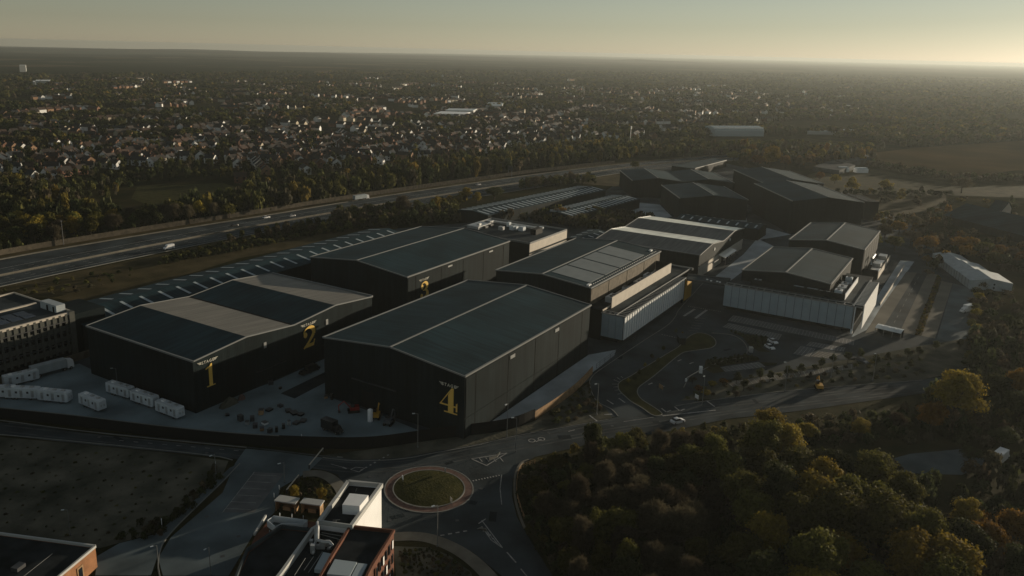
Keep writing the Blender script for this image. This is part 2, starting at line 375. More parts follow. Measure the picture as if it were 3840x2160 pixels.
# ================================================================== fields and verges (z rises 2 cm a layer)
struct('studio_ground', MB().poly(PP((0, 1046), (-60, 960), (0, 900), (180, 800), (330, 735), (1000, 575), (1180, 560), (1450, 520), (1540, 470), (1600, 420), (1800, 405), (2100, 470), (2290, 560), (2330, 600), (2440, 680), (2440, 850), (2330, 870), (2180, 905), (2000, 955), (1860, 990), (1700, 1012), (1560, 1042), (1510, 1000), (1485, 955), (1340, 1048), (1270, 1080), (1090, 1102), (940, 1122), (800, 1122), (600, 1112), (400, 1092), (200, 1068)), 0.02), M_asph)
struct('concrete_yard', MB().poly(PP((0, 1044), (0, 960), (200, 915), (345, 985), (487, 1038), (560, 1010), (700, 955), (830, 896), (830, 1000), (960, 1045), (1090, 1098), (940, 1118), (800, 1118), (600, 1108), (400, 1088), (200, 1064)), 0.04), M_conc)
struct('asphalt_patch', MB().poly(PP((706, 990), (820, 935), (819, 962), (741, 1003)), 0.06), M_asph_d)
struct('concrete_apron', MB().poly(PP((1200, 1086), (1480, 893), (1550, 880), (1545, 895), (1500, 930), (1360, 1030), (1270, 1075)), 0.04), M_conc_l)
struct('service_yard', MB().poly(PP((1800, 695), (1870, 640), (1905, 600), (1990, 640), (1870, 720)), 0.04), M_conc_l)
struct('stage_alley', MB().poly(PP((1480, 515), (1560, 505), (1660, 515), (1690, 545), (1640, 560), (1560, 520)), 0.04), M_conc_l)
struct('stage_lane', MB().poly([P(*p) for p in ((1790, 505), (1870, 515), (1880, 560), (1990, 590), (1900, 605), (1800, 560))], 0.04), M_conc_l)
struct('rear_path', MB().poly(PP((2265, 655), (2300, 658), (2180, 830), (2140, 850)), 0.04), M_conc_l)
struct('motorway_verge', MB().poly(PP((-80, 760), (0, 722), (200, 682), (400, 640), (560, 606), (760, 569), (1000, 540), (1000, 575), (600, 650), (330, 735), (190, 765), (150, 752), (40, 745)), 0.04), M_verge)
# right-hand farmland
struct('stubble_field', MB().poly(PP((2170, 388), (2300, 372), (2600, 352), (2640, 432), (2560, 428), (2400, 448), (2180, 408)), 0.04), M_field)
struct('pasture', MB().poly(PP((2030, 440), (2080, 428), (2200, 425), (2400, 462), (2640, 470), (2640, 500), (2300, 488), (2150, 490), (2060, 470)), 0.03), M_grass)
struct('farm_strip', MB().poly(PP((2160, 492), (2380, 488), (2380, 520), (2250, 545), (2180, 520)), 0.05), M_verge)
struct('playing_field', MB().poly(PP((845, 318), (860, 284), (1030, 278), (1060, 290), (1000, 312)), 0.03), M_lawn)
struct('town_field', MB().poly(PP((1280, 415), (1200, 440), (1560, 470), (1570, 440)), 0.03), M_verge)
struct('house_meadow', MB().poly(PP((330, 500), (345, 470), (560, 460), (620, 480), (520, 500), (400, 525)), 0.03), M_lawn)

# ================================================================== motorway
near_edge = smooth_path([(40, 336), (100, 340), (167, 341.1), (202, 340.8), (243, 339.1), (282, 336.7), (334.5, 330.3), (420, 317), (520, 296), (631, 279), (699, 263), (771, 240), (850, 208), (960, 150)], 4)
central = smooth_path([(40, 354), (110, 357), (175.6, 357), (224.5, 355.5), (261, 353.5), (311.9, 349.6), (378.4, 341.7), (418.9, 335.9), (486.5, 324), (540, 314.8), (631.8, 297), (699.2, 281), (771.4, 257.8), (860, 222), (970, 166)], 4)
far_edge = [tuple(Vector(c)+Vector((-(n.y), n.x))*20.5) for c, n in ((c, (Vector(central[min(i+1, len(central)-1)])-Vector(central[max(i-1, 0)])).normalized()) for i, c in enumerate(central))]
far_kerb = smooth_path([(40, 376), (110, 382), (190.4, 384.5), (229.8, 382), (278.2, 376.5), (337.3, 368), (399.8, 361), (461, 352), (561.2, 333.4), (620, 321), (693.1, 301), (780, 272), (870, 236), (980, 182)], 4)
mb = MB(); mb.poly(near_edge+far_kerb[::-1], 0.05); struct('motorway', mb, M_asph)
mb = MB()
for off in (-4.3, -7.9): 
    for d in dash([(p[0], p[1]) for p in offset(central, off)], 2.5, 6.5): mb.strip(d, 0.22, 0.075)
for off in (4.6, 8.2):
    for d in dash([(p[0], p[1]) for p in offset(central, off)], 2.5, 6.5): mb.strip(d, 0.22, 0.075)
mb.strip(central, 0.25, 0.075, -1.1); mb.strip(central, 0.25, 0.075, 1.1)
mb.strip(central, 0.3, 0.075, -11.6); mb.strip(central, 0.3, 0.075, 12.0)
struct('lane_markings', mb, M_paint_w)
struct('central_strip', MB().strip(central, 1.6, 0.09), M_path)
tag(MB().rib(central, 0.55, 0.0, 0.9).build('central_barrier', M_path), 'long low concrete barrier down the middle of the motorway', 'barrier')
struct('near_shoulder_kerb', MB().rib(near_edge, 0.6, 0.0, 0.22), M_kerb)
struct('far_shoulder_kerb', MB().rib(far_kerb, 1.1, 0.0, 0.5), M_path)
struct('far_verge', MB().strip(far_kerb, 7.5, 0.03, 4.5), M_verge)
# timber noise barrier along the far verge, in panels between posts
def noise_fence(name, label, path, pitch, h, base=0.0):
    t = thing(name, label, 'fence', (*path[0], 0))
    pts = [Vector(p) for p in path]; L = [0]
    for a, b in zip(pts, pts[1:]): L.append(L[-1]+(b-a).length)
    def at(s):
        for i in range(len(pts)-1):
            if s <= L[i+1]: return pts[i]+(pts[i+1]-pts[i])*((s-L[i])/max(1e-6, L[i+1]-L[i]))
        return pts[-1]
    n = int(L[-1]/pitch); posts = MB()
    pm = MB(); pm.box(0, -0.05, base, pitch-0.25, 0.05, h)
    for k in range(8): pm.box(k*(pitch-0.25)/8, -0.09, base, k*(pitch-0.25)/8+0.14, -0.05, h)
    first = None
    for i in range(n):
        a, b = at(i*pitch), at((i+1)*pitch); d = b-a; an = math.atan2(d.y, d.x)
        if first is None: first = o = pm.build('fence_panel', M_fence, t, shift=None); ORG[o] = Vector((0, 0, 0)); o.data.transform(Matrix.Translation(ORG[t]))
        else: o = first.copy(); COL.objects.link(o); o.parent = t
        q = a+d.normalized()*0.125
        o.location = (q.x-ORG[t].x, q.y-ORG[t].y, 0); o.rotation_euler = (0, 0, an)
        posts.ob(a.x, a.y, 0.2, 0.2, 0, h+0.15, an)
    posts.build('fence_post', M_fence, t)
    return t
fence_line = offset(far_kerb, 8.5)
noise_fence('noise_fence', 'tall timber noise barrier along the far verge of the motorway', fence_line[6:42], 4.0, 2.7)

# ================================================================== local roads
road_main = PP((-60, 1062), (0, 1062), (200, 1088), (430, 1112), (620, 1130), (780, 1148), (900, 1158), (1010, 1152), (1100, 1136), (1200, 1118), (1300, 1094), (1440, 1070), (1560, 1048), (1700, 1020), (1800, 1004), (2000, 980), (2320, 955), (2420, 940), (2440, 968), (2320, 990), (2000, 1035), (1830, 1054), (1700, 1082), (1480, 1118), (1345, 1150), (1308, 1172), (1290, 1205), (1288, 1250), (1300, 1300), (1325, 1345), (1390, 1449), (1450, 1520), (1330, 1520), (1262, 1449), (1190, 1390), (1110, 1352), (1000, 1340), (900, 1330), (850, 1290), (870, 1230), (850, 1195), (800, 1178), (640, 1158), (560, 1150), (400, 1130), (200, 1110), (0, 1092), (-60, 1090))
struct('main_road', MB().poly(road_main, 0.05), M_asph)
struct('junction_square', MB().poly(PP((618, 1129), (700, 1137), (812, 1152), (775, 1188), (705, 1228), (690, 1290), (640, 1340), (575, 1449), (410, 1449), (398, 1405), (430, 1352), (560, 1240), (592, 1165)), 0.07), M_asph_l)
bay_strip = PP((640, 1188), (715, 1192), (640, 1290), (560, 1290))
struct('parking_strip', MB().poly(bay_strip, 0.09), M_bay)
mb = MB()
for k in range(6):
    y = 1195+k*17; x = 634-k*13
    mb.strip(PP((x, y), (x+62, y+3)), 0.12, 0.11)
mb.strip(PP((640, 1188), (560, 1290)), 0.12, 0.11)
struct('parking_lines', mb, M_paint_w)
struct('west_pavement', MB().poly(PP((578, 1178), (604, 1166), (590, 1186), (440, 1330), (405, 1375), (380, 1449), (240, 1449), (245, 1400), (300, 1368), (390, 1345), (440, 1305)), 0.13), M_asph_l)
struct('west_pavement_kerb', MB().rib(smooth_path(PP((604, 1166), (560, 1212), (500, 1270), (440, 1330), (408, 1372), (398, 1420), (405, 1460)), 5), 0.25, 0.0, 0.14), M_kerb)
struct('waste_ground', MB().poly(PP((-60, 1098), (0, 1100), (200, 1118), (400, 1138), (575, 1160), (560, 1196), (440, 1300), (380, 1345), (250, 1380), (0, 1345), (-60, 1340)), 0.09), M_soil)
mbk = MB()
for pts in ([(-60, 1058), (0, 1058), (200, 1084), (430, 1108), (620, 1126)], [(-60, 1093), (0, 1094), (200, 1112), (400, 1132), (540, 1148), (585, 1158)],
            [(812, 1152), (900, 1160), (1010, 1155), (1100, 1139), (1200, 1121), (1300, 1097), (1440, 1072), (1530, 1056)],
            [(1700, 1022), (1800, 1006), (2000, 982), (2320, 957)]):
    mbk.rib(smooth_path(PP(*pts), 5), 0.22, 0.0, 0.16)
struct('road_kerb', mbk, M_kerb)
struct('north_verge', MB().poly(PP((812, 1146), (940, 1130), (1100, 1106), (1270, 1085), (1345, 1060), (1480, 965), (1490, 1000), (1525, 1030), (1540, 1052), (1440, 1070), (1300, 1094), (1200, 1118), (1100, 1136), (1010, 1152), (900, 1158)), 0.09), M_soil)
struct('east_verge', MB().poly(PP((1345, 1152), (1480, 1120), (1700, 1084), (1830, 1056), (2000, 1037), (2320, 992), (2600, 960), (2700, 1500), (1450, 1500), (1330, 1348), (1302, 1300), (1292, 1250), (1295, 1205), (1310, 1172)), 0.03), M_grass)
struct('east_kerb', MB().rib(smooth_path(PP((1330, 1158), (1312, 1166), (1298, 1190), (1294, 1220), (1297, 1260), (1308, 1300), (1320, 1330)), 6), 0.5, 0.0, 0.3), M_path)
struct('farm_track', MB().poly(PP((2180, 1172), (2290, 1142), (2420, 1130), (2490, 1160), (2420, 1195), (2250, 1190)), 0.06), M_asph_l)
# tyre-polished wheel tracks and utility patches in the carriageway
wt = smooth_path(PP((0, 1077), (200, 1099), (430, 1121), (620, 1141), (780, 1160), (900, 1172), (1040, 1165), (1180, 1138), (1330, 1110), (1500, 1078), (1700, 1048), (1850, 1026), (2050, 1004), (2330, 972)), 5)
mb = MB()
for off in (-3.1, -1.5, 1.5, 3.1): mb.strip(wt, .6, .066, off)
struct('wheel_tracks', mb, M_asph_l2)
mb = MB(); rr = random.Random(9)
for (x, y) in ((1000, 1300), (1190, 1265), (940, 1240), (1240, 1300), (1130, 1165), (1420, 1100), (1650, 1062), (1900, 1010), (700, 1150), (300, 1105), (1700, 900), (1830, 880), (1660, 975), (1600, 1010), (1560, 900)):
    c = P(x, y); mb.ob(c[0], c[1], rr.uniform(1.5, 5), rr.uniform(1, 2.4), .05, .068+.001*rr.random(), rr.uniform(0, 3))
struct('road_patches', mb, M_asph_d)
mb = MB()
for (x, y) in ((980, 1310), (1210, 1230), (1150, 1310), (930, 1200), (1380, 1090), (1540, 1072), (1780, 1030), (520, 1140), (250, 1100), (600, 1350), (560, 1400), (520, 1300)):
    c = P(x, y); mb.ob(c[0], c[1], .8, .8, .05, .082, rr.uniform(0, 1))
struct('manhole_covers', mb, M_darksteel)
# roundabout
RC = P(1079, 1229)
circ = lambda r, n=48: [(RC[0]+r*math.cos(2*math.pi*i/n), RC[1]+r*math.sin(2*math.pi*i/n)) for i in range(n)]
struct('roundabout_apron', MB().poly(circ(10.3), 0.11), M_red)
struct('roundabout_kerb', MB().rib(circ(10.4)+circ(10.4)[:1], 0.3, 0.0, 0.13), M_kerb)
dome = MB(); c8 = circ(8.3)
for r0, r1, z0, z1 in ((8.3, 6, 0.22, 0.45), (6, 3, 0.45, 0.6)):
    a, b = circ(r0), circ(r1); n = len(a)
    dome.add([(*p, z0) for p in a]+[(*p, z1) for p in b], [(i, (i+1) % n, n+(i+1) % n, n+i) for i in range(n)])
dome.poly(circ(3), 0.6)
struct('roundabout_lawn', dome, M_lawn)
struct('lawn_kerb', MB().rib(circ(8.4)+circ(8.4)[:1], 0.28, 0.0, 0.26), M_kerb)
# footpaths south of the roundabout
south_path = smooth_path(PP((985, 1352), (1040, 1350), (1090, 1358), (1150, 1384), (1200, 1420), (1245, 1470), (1270, 1520)), 6)
struct('south_footpath', MB().strip(south_path, 3.2, 0.13), M_path)
struct('planting_bed', MB().poly(PP((990, 1375), (1080, 1378), (1130, 1398), (1185, 1440), (1200, 1500), (1000, 1500)), 0.1), M_soil)
curve_path = smooth_path(PP((762, 1194), (800, 1192), (832, 1204), (856, 1228), (868, 1256)), 6)
struct('corner_footpath', MB().strip(curve_path, 3.0, 0.13), M_path)
struct('corner_bed', MB().poly(PP((712, 1238), (745, 1208), (790, 1202), (830, 1222), (850, 1260), (850, 1300), (700, 1300)), 0.1), M_grass)
# splitter islands with painted surrounds
def island(pts, name='splitter_island', kerb=True, m=None):
    p = PP(*pts); struct(name, MB().poly(p, 0.15), m or M_path)
    struct('island_kerb', MB().rib(p+p[:1], 0.18, 0.0, 0.17), M_kerb)
mk = MB()
def line(w, *pts, z=0.1): mk.strip(PP(*pts), w, z)
island([(1232, 1152), (1246, 1148), (1258, 1138), (1250, 1152), (1230, 1160)])
line(.3, (1186, 1155), (1224, 1172)); line(.3, (1224, 1172), (1276, 1140)); line(.3, (1186, 1155), (1232, 1148)); line(.3, (1232, 1148), (1276, 1140))
for x in (1205, 1222, 1240, 1258): line(.2, (x, 1152), (x+8, 1162))
island([(1200, 1332), (1213, 1326), (1216, 1338), (1226, 1338), (1222, 1330)])
line(.25, (1212, 1310), (1264, 1379)); line(.25, (1204, 1318), (1222, 1306)); line(.25, (1236, 1360), (1264, 1379)); line(.25, (1212, 1325), (1236, 1360))
for k in range(4): line(.2, (1224+k*8, 1334+k*10), (1232+k*8, 1350+k*8))
line(.3, (1275, 1390), (1298, 1416)); line(.25, (1310, 1432), (1330, 1456))
for (a, b) in (((882, 1182), (903, 1188)), ((903, 1188), (918, 1178)), ((882, 1182), (895, 1176)), ((895, 1176), (915, 1178))): line(.22, a, b)
for k in range(7): line(.45, (908+k*11, 1184-k*6.2), (912+k*11, 1181.8-k*6.2))
for k in range(11): line(.5, (1182+k*7.2, 1212-k*1.5), (1185+k*7.2, 1211.4-k*1.5), z=0.1)
for k in range(4): line(.4, (1108+k*19, 1348-k*3.4), (1118+k*19, 1346.5-k*3.4))
line(.2, (1262, 1195), (1258, 1230)); line(.2, (1258, 1230), (1262, 1270)); line(.3, (1348, 1112), (1362, 1106))
line(.3, (1196, 1121), (1212, 1119)); line(.25, (1430, 1086), (1446, 1082))
for k in range(9): line(.16, (300+k*36, 1109+k*3.1), (312+k*36, 1110+k*3.1))
line(.3, (848, 1150), (862, 1151)); line(.15, (832, 1168), (862, 1176)); line(.4, (862, 1176), (872, 1180))
# mini island on the east road
for (x, y) in ((1338, 1109), (1362, 1105)):
    c = P(x, y); ring = [(c[0]+.9*math.cos(i*.785), c[1]+.9*math.sin(i*.785)) for i in range(9)]
    mk.strip(ring, .3, .1)
# gatehouse roads
struct('site_entrance', MB().poly(PP((1530, 1050), (1500, 1008), (1484, 968), (1492, 945), (1530, 917), (1620, 857), (1690, 808), (1760, 740), (1815, 745), (1815, 790), (1780, 840), (1850, 850), (1880, 875), (1870, 905), (1800, 915), (1745, 950), (1690, 975), (1700, 1000), (1760, 1010), (1700, 1030), (1600, 1046)), 0.06), M_asph)
mb = MB()
for pts in ([(1555, 1048), (1538, 1030), (1500, 1008), (1484, 968), (1492, 945), (1530, 917), (1620, 857), (1680, 818), (1700, 795), (1712, 775), (1780, 700)],
            [(1790, 838), (1840, 843), (1868, 858), (1880, 880), (1868, 900), (1820, 908), (1760, 935), (1735, 948), (1720, 975)]):
    mb.rib(smooth_path(PP(*pts), 6), 0.25, 0.0, 0.17)
struct('entrance_kerb', mb, M_kerb)
zm = Z(2120, 1160)
med = smooth_path([zm(*p) for p in ((600, 850), (610, 920), (680, 990), (750, 1050), (870, 1120), (960, 1185), (1030, 1212), (1095, 1190), (1050, 1145), (950, 1080), (860, 1020), (818, 960), (818, 915), (850, 870), (1000, 760), (1200, 590), (1320, 500), (1400, 478), (1560, 455), (1660, 435), (1705, 390), (1680, 330), (1600, 285), (1500, 272), (1420, 300), (1350, 360), (1280, 430), (1180, 490), (1000, 600), (850, 690), (740, 760), (650, 805))], 3, closed=True)
struct('median_island', MB().poly(med, 0.18), M_lawn)
struct('median_kerb', MB().rib(med+med[:1], 0.25, 0.0, 0.22), M_kerb)
z5 = Z(2560, 1100)
struct('car_park', MB().poly([z5(*p) for p in ((500, 215), (1960, 500), (2000, 640), (1960, 760), (1600, 740), (1300, 740), (1000, 700), (800, 690), (720, 600), (640, 480), (420, 400))], 0.07), M_asph)
def bays(name, corners, n, m=M_bay):
    a, b, c, d = [Vector(z5(*p)) for p in corners]      # a-b far edge, d-c near edge
    struct(name, MB().poly([a, b, c, d], 0.09), m)
    mb = MB()
    for k in range(n+1):
        p, q = a.lerp(b, k/n), d.lerp(c, k/n); mb.strip([p, q], 0.14, 0.11)
    mb.strip([a, b], 0.12, 0.112)
    struct('bay_lines', mb, M_paint_w)
bays('parking_bays', [(575, 252), (1940, 535), (1930, 590), (515, 312)], 38)
bays('parking_bays', [(520, 340), (1120, 470), (1080, 530), (455, 385)], 20)
bays('parking_bays', [(1450, 552), (1840, 618), (1815, 662), (1400, 595)], 12)
bays('parking_bays', [(1340, 600), (1500, 630), (1430, 720), (1255, 690)], 4)
bays('parking_bays', [(1540, 660), (1790, 690), (1640, 740), (1450, 715)], 5, M_conc_w)
bays('parking_bays', [(410, 846), (860, 782), (935, 838), (490, 890)], 10)
bays('parking_bays', [(500, 1010), (1960, 800), (1960, 850), (570, 1062)], 26, M_conc_w)
struct('hedge_bed', MB().poly([z5(*p) for p in ((260, 760), (420, 745), (700, 700), (830, 720), (880, 760), (420, 835), (480, 890), (350, 910), (240, 860))], 0.14), M_grass)
struct('tree_bed', MB().poly([z5(*p) for p in ((480, 425), (620, 450), (800, 480), (960, 500), (950, 560), (900, 620), (1000, 670), (860, 660), (760, 600), (680, 500), (560, 440))], 0.14), M_grass)
struct('spare_bed', MB().poly([z5(*p) for p in ((870, 780), (1070, 790), (1060, 815), (940, 825))], 0.14), M_grass)
struct('roadside_bank', MB().poly(PP((1712, 1008), (1800, 960), (1910, 945), (2320, 870), (2440, 850), (2440, 930), (2320, 955), (2000, 980), (1800, 1004)), 0.07), M_soil)
z4 = Z(3200, 1000)
for pts in ([(840, 75), (950, 90), (690, 775), (525, 740)], [(1000, 165), (1125, 190), (925, 815), (770, 785)], [(600, 60), (720, 70), (330, 700), (130, 760), (300, 480)]):
    struct('surfaced_strip', MB().poly([z4(*p) for p in pts], 0.06), M_conc_w)
struct('planted_strip', MB().poly([z4(*p) for p in ((955, 100), (995, 150), (765, 785), (695, 778))], 0.08), M_verge)
struct('yard_strip', MB().poly([z4(*p) for p in ((1130, 190), (1400, 260), (1330, 880), (940, 830))], 0.05), M_asph_l)
tag(MB().rib([z4(*p) for p in ((575, 0), (430, 240), (300, 440))], 0.35, 0, 1.1).build('boundary_rail', M_screen), 'low pale boundary rail beside the bluish path right of the white office', 'rail')

zz = zm
for a, b in (((1340, 80), (1465, 0)), ((1470, 105), (1600, 10))): mk.strip([zz(*a), zz(*b)], 1.0, .12)
for k in range(7): mk.strip([zz(1090+k*28, 288+k*6), zz(1104+k*28, 291+k*6)], .5, .12)
for k in range(16): mk.strip([z5(60+k*24, 148+k*4), z5(72+k*24, 150+k*4)], .5, .12)
for k in range(6): mk.strip([zz(1395+k*18, 240-k*28), zz(1500+k*18, 250-k*28)], .15, .12)
for a, b in (((470, 1030), (545, 1078)), ((605, 1010), (675, 1060)), ((1090, 1125), (1140, 1165)), ((1235, 1105), (1290, 1150)), ((275, 1205), (360, 1270)), ((1600, 1040), (1690, 1105))): mk.strip([zz(*a), zz(*b)], .45, .12)
mk.strip([zz(1100, 1210), zz(1700, 1145)], .45, .12)
mk.strip([zz(440, 1195), zz(530, 1190)], .5, .12); mk.strip([zz(660, 1275), zz(1000, 1225)], .2, .12)
for k in range(7):
    a = zz(*[(600, 850), (600, 880), (612, 915), (640, 955), (605, 825), (622, 800), (650, 780)][k]); b = zz(*[(528, 850), (540, 885), (560, 920), (590, 965), (548, 800), (585, 775), (630, 760)][k]); mk.strip([a, b], .2, .12)
for (x, y) in ((940, 855), (1075, 890), (1270, 590), (1405, 620), (1150, 1165), (1305, 1150)):
    mk.strip([zz(x, y), zz(x+45, y-18)], .45, .12)
for k in range(9): mk.strip([z4(460+k*33, 640-k*62), z4(474+k*33, 612-k*62)], .12, .1)
struct('road_markings', mk, M_paint_w)
FIELDS = [PP((2170, 388), (2300, 372), (2600, 352), (2640, 432), (2560, 428), (2400, 448), (2180, 408)), PP((845, 318), (860, 284), (1030, 278), (1060, 290), (1000, 312)), PP((1770, 372), (1780, 340), (1940, 340), (1950, 374))]

# ================================================================== big halls
def hall(name, label, frame, L, Wd, e, r, ridges=1, mats=None, group=None, trims=(1, 1, 1), pale=False, long_axis_wall=None):
    """gabled hall. frame = (origin xy, unit vector along the ridge a, unit vector across b); ridges = number of parallel gables"""
    o, a, b = [Vector((q[0], q[1], 0)) for q in frame]
    t = thing(name, label, 'studio building', (o.x, o.y, 0), group)
    T = lambda s, q, z: tuple(o+a*s+b*q+Vector((0, 0, z)))
    prof = [(0, e)]
    for k in range(ridges): prof += [((k+.5)*Wd/ridges, r), ((k+1)*Wd/ridges, e)]
    wm, rm = mats
    mb = MB()
    # walls: two long sides and two profile ends
    mb.face(T(0, 0, 0), T(L, 0, 0), T(L, 0, e), T(0, 0, e)); mb.build('side_wall', wm[0], t)
    mb = MB(); mb.face(T(L, Wd, 0), T(0, Wd, 0), T(0, Wd, e), T(L, Wd, e)); mb.build('side_wall', wm[0], t)
    mb = MB()
    mb.add([T(0, Wd, 0), T(0, 0, 0)]+[T(0, q, z) for q, z in prof], [tuple(range(len(prof)+2))]); mb.build('gable_wall', wm[1], t); mb = MB()
    mb.add([T(L, 0, 0), T(L, Wd, 0)]+[T(L, q, z) for q, z in prof[::-1]], [tuple(range(len(prof)+2))])
    mb.build('gable_wall', wm[1], t)
    for k in range(len(prof)-1):
        (q0, z0), (q1, z1) = prof[k], prof[k+1]
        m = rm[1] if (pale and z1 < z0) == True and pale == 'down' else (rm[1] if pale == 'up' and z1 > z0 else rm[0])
        mb = MB(); x0, x1 = (-.25, L+.25)
        mb.add([T(x0, q0, z0+.05), T(x1, q0, z0+.05), T(x1, q1, z1+.05), T(x0, q1, z1+.05), T(x0, q0, z0+.22), T(x1, q0, z0+.22), T(x1, q1, z1+.22), T(x0, q1, z1+.22)],
               [(0, 3, 2, 1), (4, 5, 6, 7), (0, 1, 5, 4), (1, 2, 6, 5), (2, 3, 7, 6), (3, 0, 4, 7)])
        mb.build('roof_slope', m, t)
    w = .55
    if trims[0]:
        for k in range(ridges):
            q = (k+.5)*Wd/ridges; mb = MB(); mb.bar(T(-.3, q, r+.3), T(L+.3, q, r+.3), w, .22); mb.build('ridge_cap', M_trim, t)
    if trims[1]:
        for q in (0, Wd):
            mb = MB(); sgn = -1 if q == 0 else 1
            mb.bar(T(-.3, q+.12*sgn, e+.2), T(L+.3, q+.12*sgn, e+.2), .5, .5); mb.build('eave_gutter', M_trim, t)
    if trims[2]:
        for s in (-.28, L+.28):
            mb = MB()
            for (q0, z0), (q1, z1) in zip(prof, prof[1:]): mb.bar(T(s, q0, z0+.22), T(s, q1, z1+.22), .3, .4)
            mb.build('verge_trim', M_steel, t)
    return t, T
WX, WY = (M_clad_x, M_clad_y), (M_clad_y, M_clad_x)
ax, ay = (1, 0), (0, 1)
# --- numerals
def stroke(pts, ws, n=1):
    P2 = [Vector(p) for p in pts]; l = []; r = []
    for i, p in enumerate(P2):
        d = (P2[min(i+1, len(P2)-1)]-P2[max(i-1, 0)]).normalized(); nrm = Vector((-d.y, d.x))
        l.append(p+nrm*ws[i]/2); r.append(p-nrm*ws[i]/2)
    return [[l[i], r[i], r[i+1], l[i+1]] for i in range(len(l)-1)]
def arc(cx, cy, rx, ry, a0, a1, n): return [(cx+rx*math.cos(R(a0+(a1-a0)*i/n)), cy+ry*math.sin(R(a0+(a1-a0)*i/n))) for i in range(n+1)]
def disc(cx, cy, r, n=14): return [arc(cx, cy, r, r, 0, 360-360/n, n-1)]
def digit(c):
    if c == '1': return [[(.34, .03), (.66, .03), (.66, 1), (.56, 1), (.34, .84)], [(.1, 0), (.9, 0), (.9, .035), (.1, .035)], [(.06, .79), (.34, .84), (.34, .9), (.06, .83)]]
    if c == '4': return [[(.48, .04), (.78, .04), (.78, 1), (.72, 1), (.48, .72)], [(.25, 0), (1, 0), (1, .04), (.25, .04)], [(0, .27), (.48, .27), (.48, .32), (0, .32)], [(.78, .27), (.95, .27), (.95, .32), (.78, .32)],
                             [(0, .29), (.075, .32), (.72, 1.0), (.66, 1.0)], [(.93, .12), (1, .12), (1, .46), (.93, .42)]]
    if c == '2':
        p = arc(.5, .70, .40, .27, 178, -20, 18); w = [.06+.20*max(0, min(1, (i-6)/7))*(1 if i < 16 else .8) for i in range(len(p))]
        q = [(p[-1][0], p[-1][1]), (.74, .46), (.5, .26), (.26, .10), (.08, .0)]
        return stroke(p, w)+stroke(q, [.18, .16, .12, .09, .08])+disc(.22, .64, .14)+[[(.06, 0), (.86, 0), (.94, .18), (.70, .15), (.4, .16), (.18, .12)], [(.86, 0), (.98, .3), (.92, .3), (.8, .05)]]
    if c == '3':
        p = arc(.48, .76, .34, .22, 175, -75, 18); w = [.06+.18*max(0, min(1, (i-5)/6))*(1 if i < 14 else max(.3, 1-(i-14)/5)) for i in range(len(p))]
        q = arc(.46, .28, .40, .26, 80, -160, 20); w2 = [.06+.22*max(0, min(1, (i-1)/5))*(1 if i < 13 else max(.25, 1-(i-13)/7)) for i in range(len(q))]
        return stroke(p, w)+stroke(q, w2)+disc(.24, .74, .13)+disc(.18, .20, .15)+[[(.34, .50), (.55, .50), (.55, .55), (.34, .55)]]
def sign(parent, c, org, right, nrm, wdt, hgt, m=None):
    """raised numeral on a wall; org = lower left"""
    mb = MB(); o = Vector(org); rt = Vector(right); n = Vector(nrm)
    for pi, poly in enumerate(digit(c)):
        d0, d1 = .12, .28+.004*(pi % 7)
        A = sum(poly[i][0]*poly[(i+1) % len(poly)][1]-poly[(i+1) % len(poly)][0]*poly[i][1] for i in range(len(poly)))
        if A < 0: poly = poly[::-1]
        k = len(poly); f = lambda p, d: tuple(o+rt*p[0]*wdt+Vector((0, 0, p[1]*hgt))+n*d)
        mb.add([f(p, d0) for p in poly]+[f(p, d1) for p in poly], [(i, (i+1) % k, k+(i+1) % k, k+i) for i in range(k)]+[tuple(range(k, 2*k))])
    mb.build('numeral', m or M_gold, parent)
def caption(parent, org, right, nrm, wdt, h):
    """the word STAGE between two wings; org = left end of the line's foot"""
    o = Vector(org); rt = Vector(right); n = Vector(nrm)
    cu = bpy.data.curves.new('caption', 'FONT'); cu.body = 'STAGE'; cu.size = h*1.35; cu.extrude = .06; cu.align_x = 'CENTER'; cu.space_character = 1.35
    ob = bpy.data.objects.new('caption', cu); COL.objects.link(ob); cu.materials.append(M_cap)
    mm = Matrix((rt, Vector((0, 0, 1)), n)).transposed().to_4x4(); mm.translation = o+rt*wdt/2+n*.2
    ob.matrix_world = mm
    me = bpy.data.meshes.new_from_object(ob); bpy.data.objects.remove(ob); me.materials.clear(); me.materials.append(M_cap)
    me.transform(Matrix.Translation(-ORG[parent]) @ mm); ob = bpy.data.objects.new('caption', me); COL.objects.link(ob); ob.parent = parent; ob['kind'] = 'stuff'
    for sg, x0 in ((-1, wdt*.19), (1, wdt*.81)):
        mb = MB()
        for k in range(3):
            z0 = h*(.1+.3*k); f = lambda x, z, d: tuple(o+rt*(x0+sg*x)+Vector((0, 0, z))+n*d)
            L = wdt*(.19-.045*(2-k))
            mb.face(*([f(0, z0, .2), f(L*.9, z0+.08*h, .2), f(L, z0+.22*h, .2), f(0, z0+.2*h, .2)] if sg > 0 else [f(0, z0+.2*h, .2), f(L, z0+.22*h, .2), f(L*.9, z0+.08*h, .2), f(0, z0, .2)]))
        mb.build('wing_emblem', M_cap, parent)
def wall_panels(t, plane, spans, z0, z1, mat_, nrm=-1, name='wall_panel', d=.14):
    """cladding bays standing proud of the wall on the plane y = const, black joints left between"""
    for a, b in spans:
        y0, y1 = sorted((plane, plane+nrm*d)); MB().box(a, y0, z0, b, y1, z1).build(name, mat_, t)
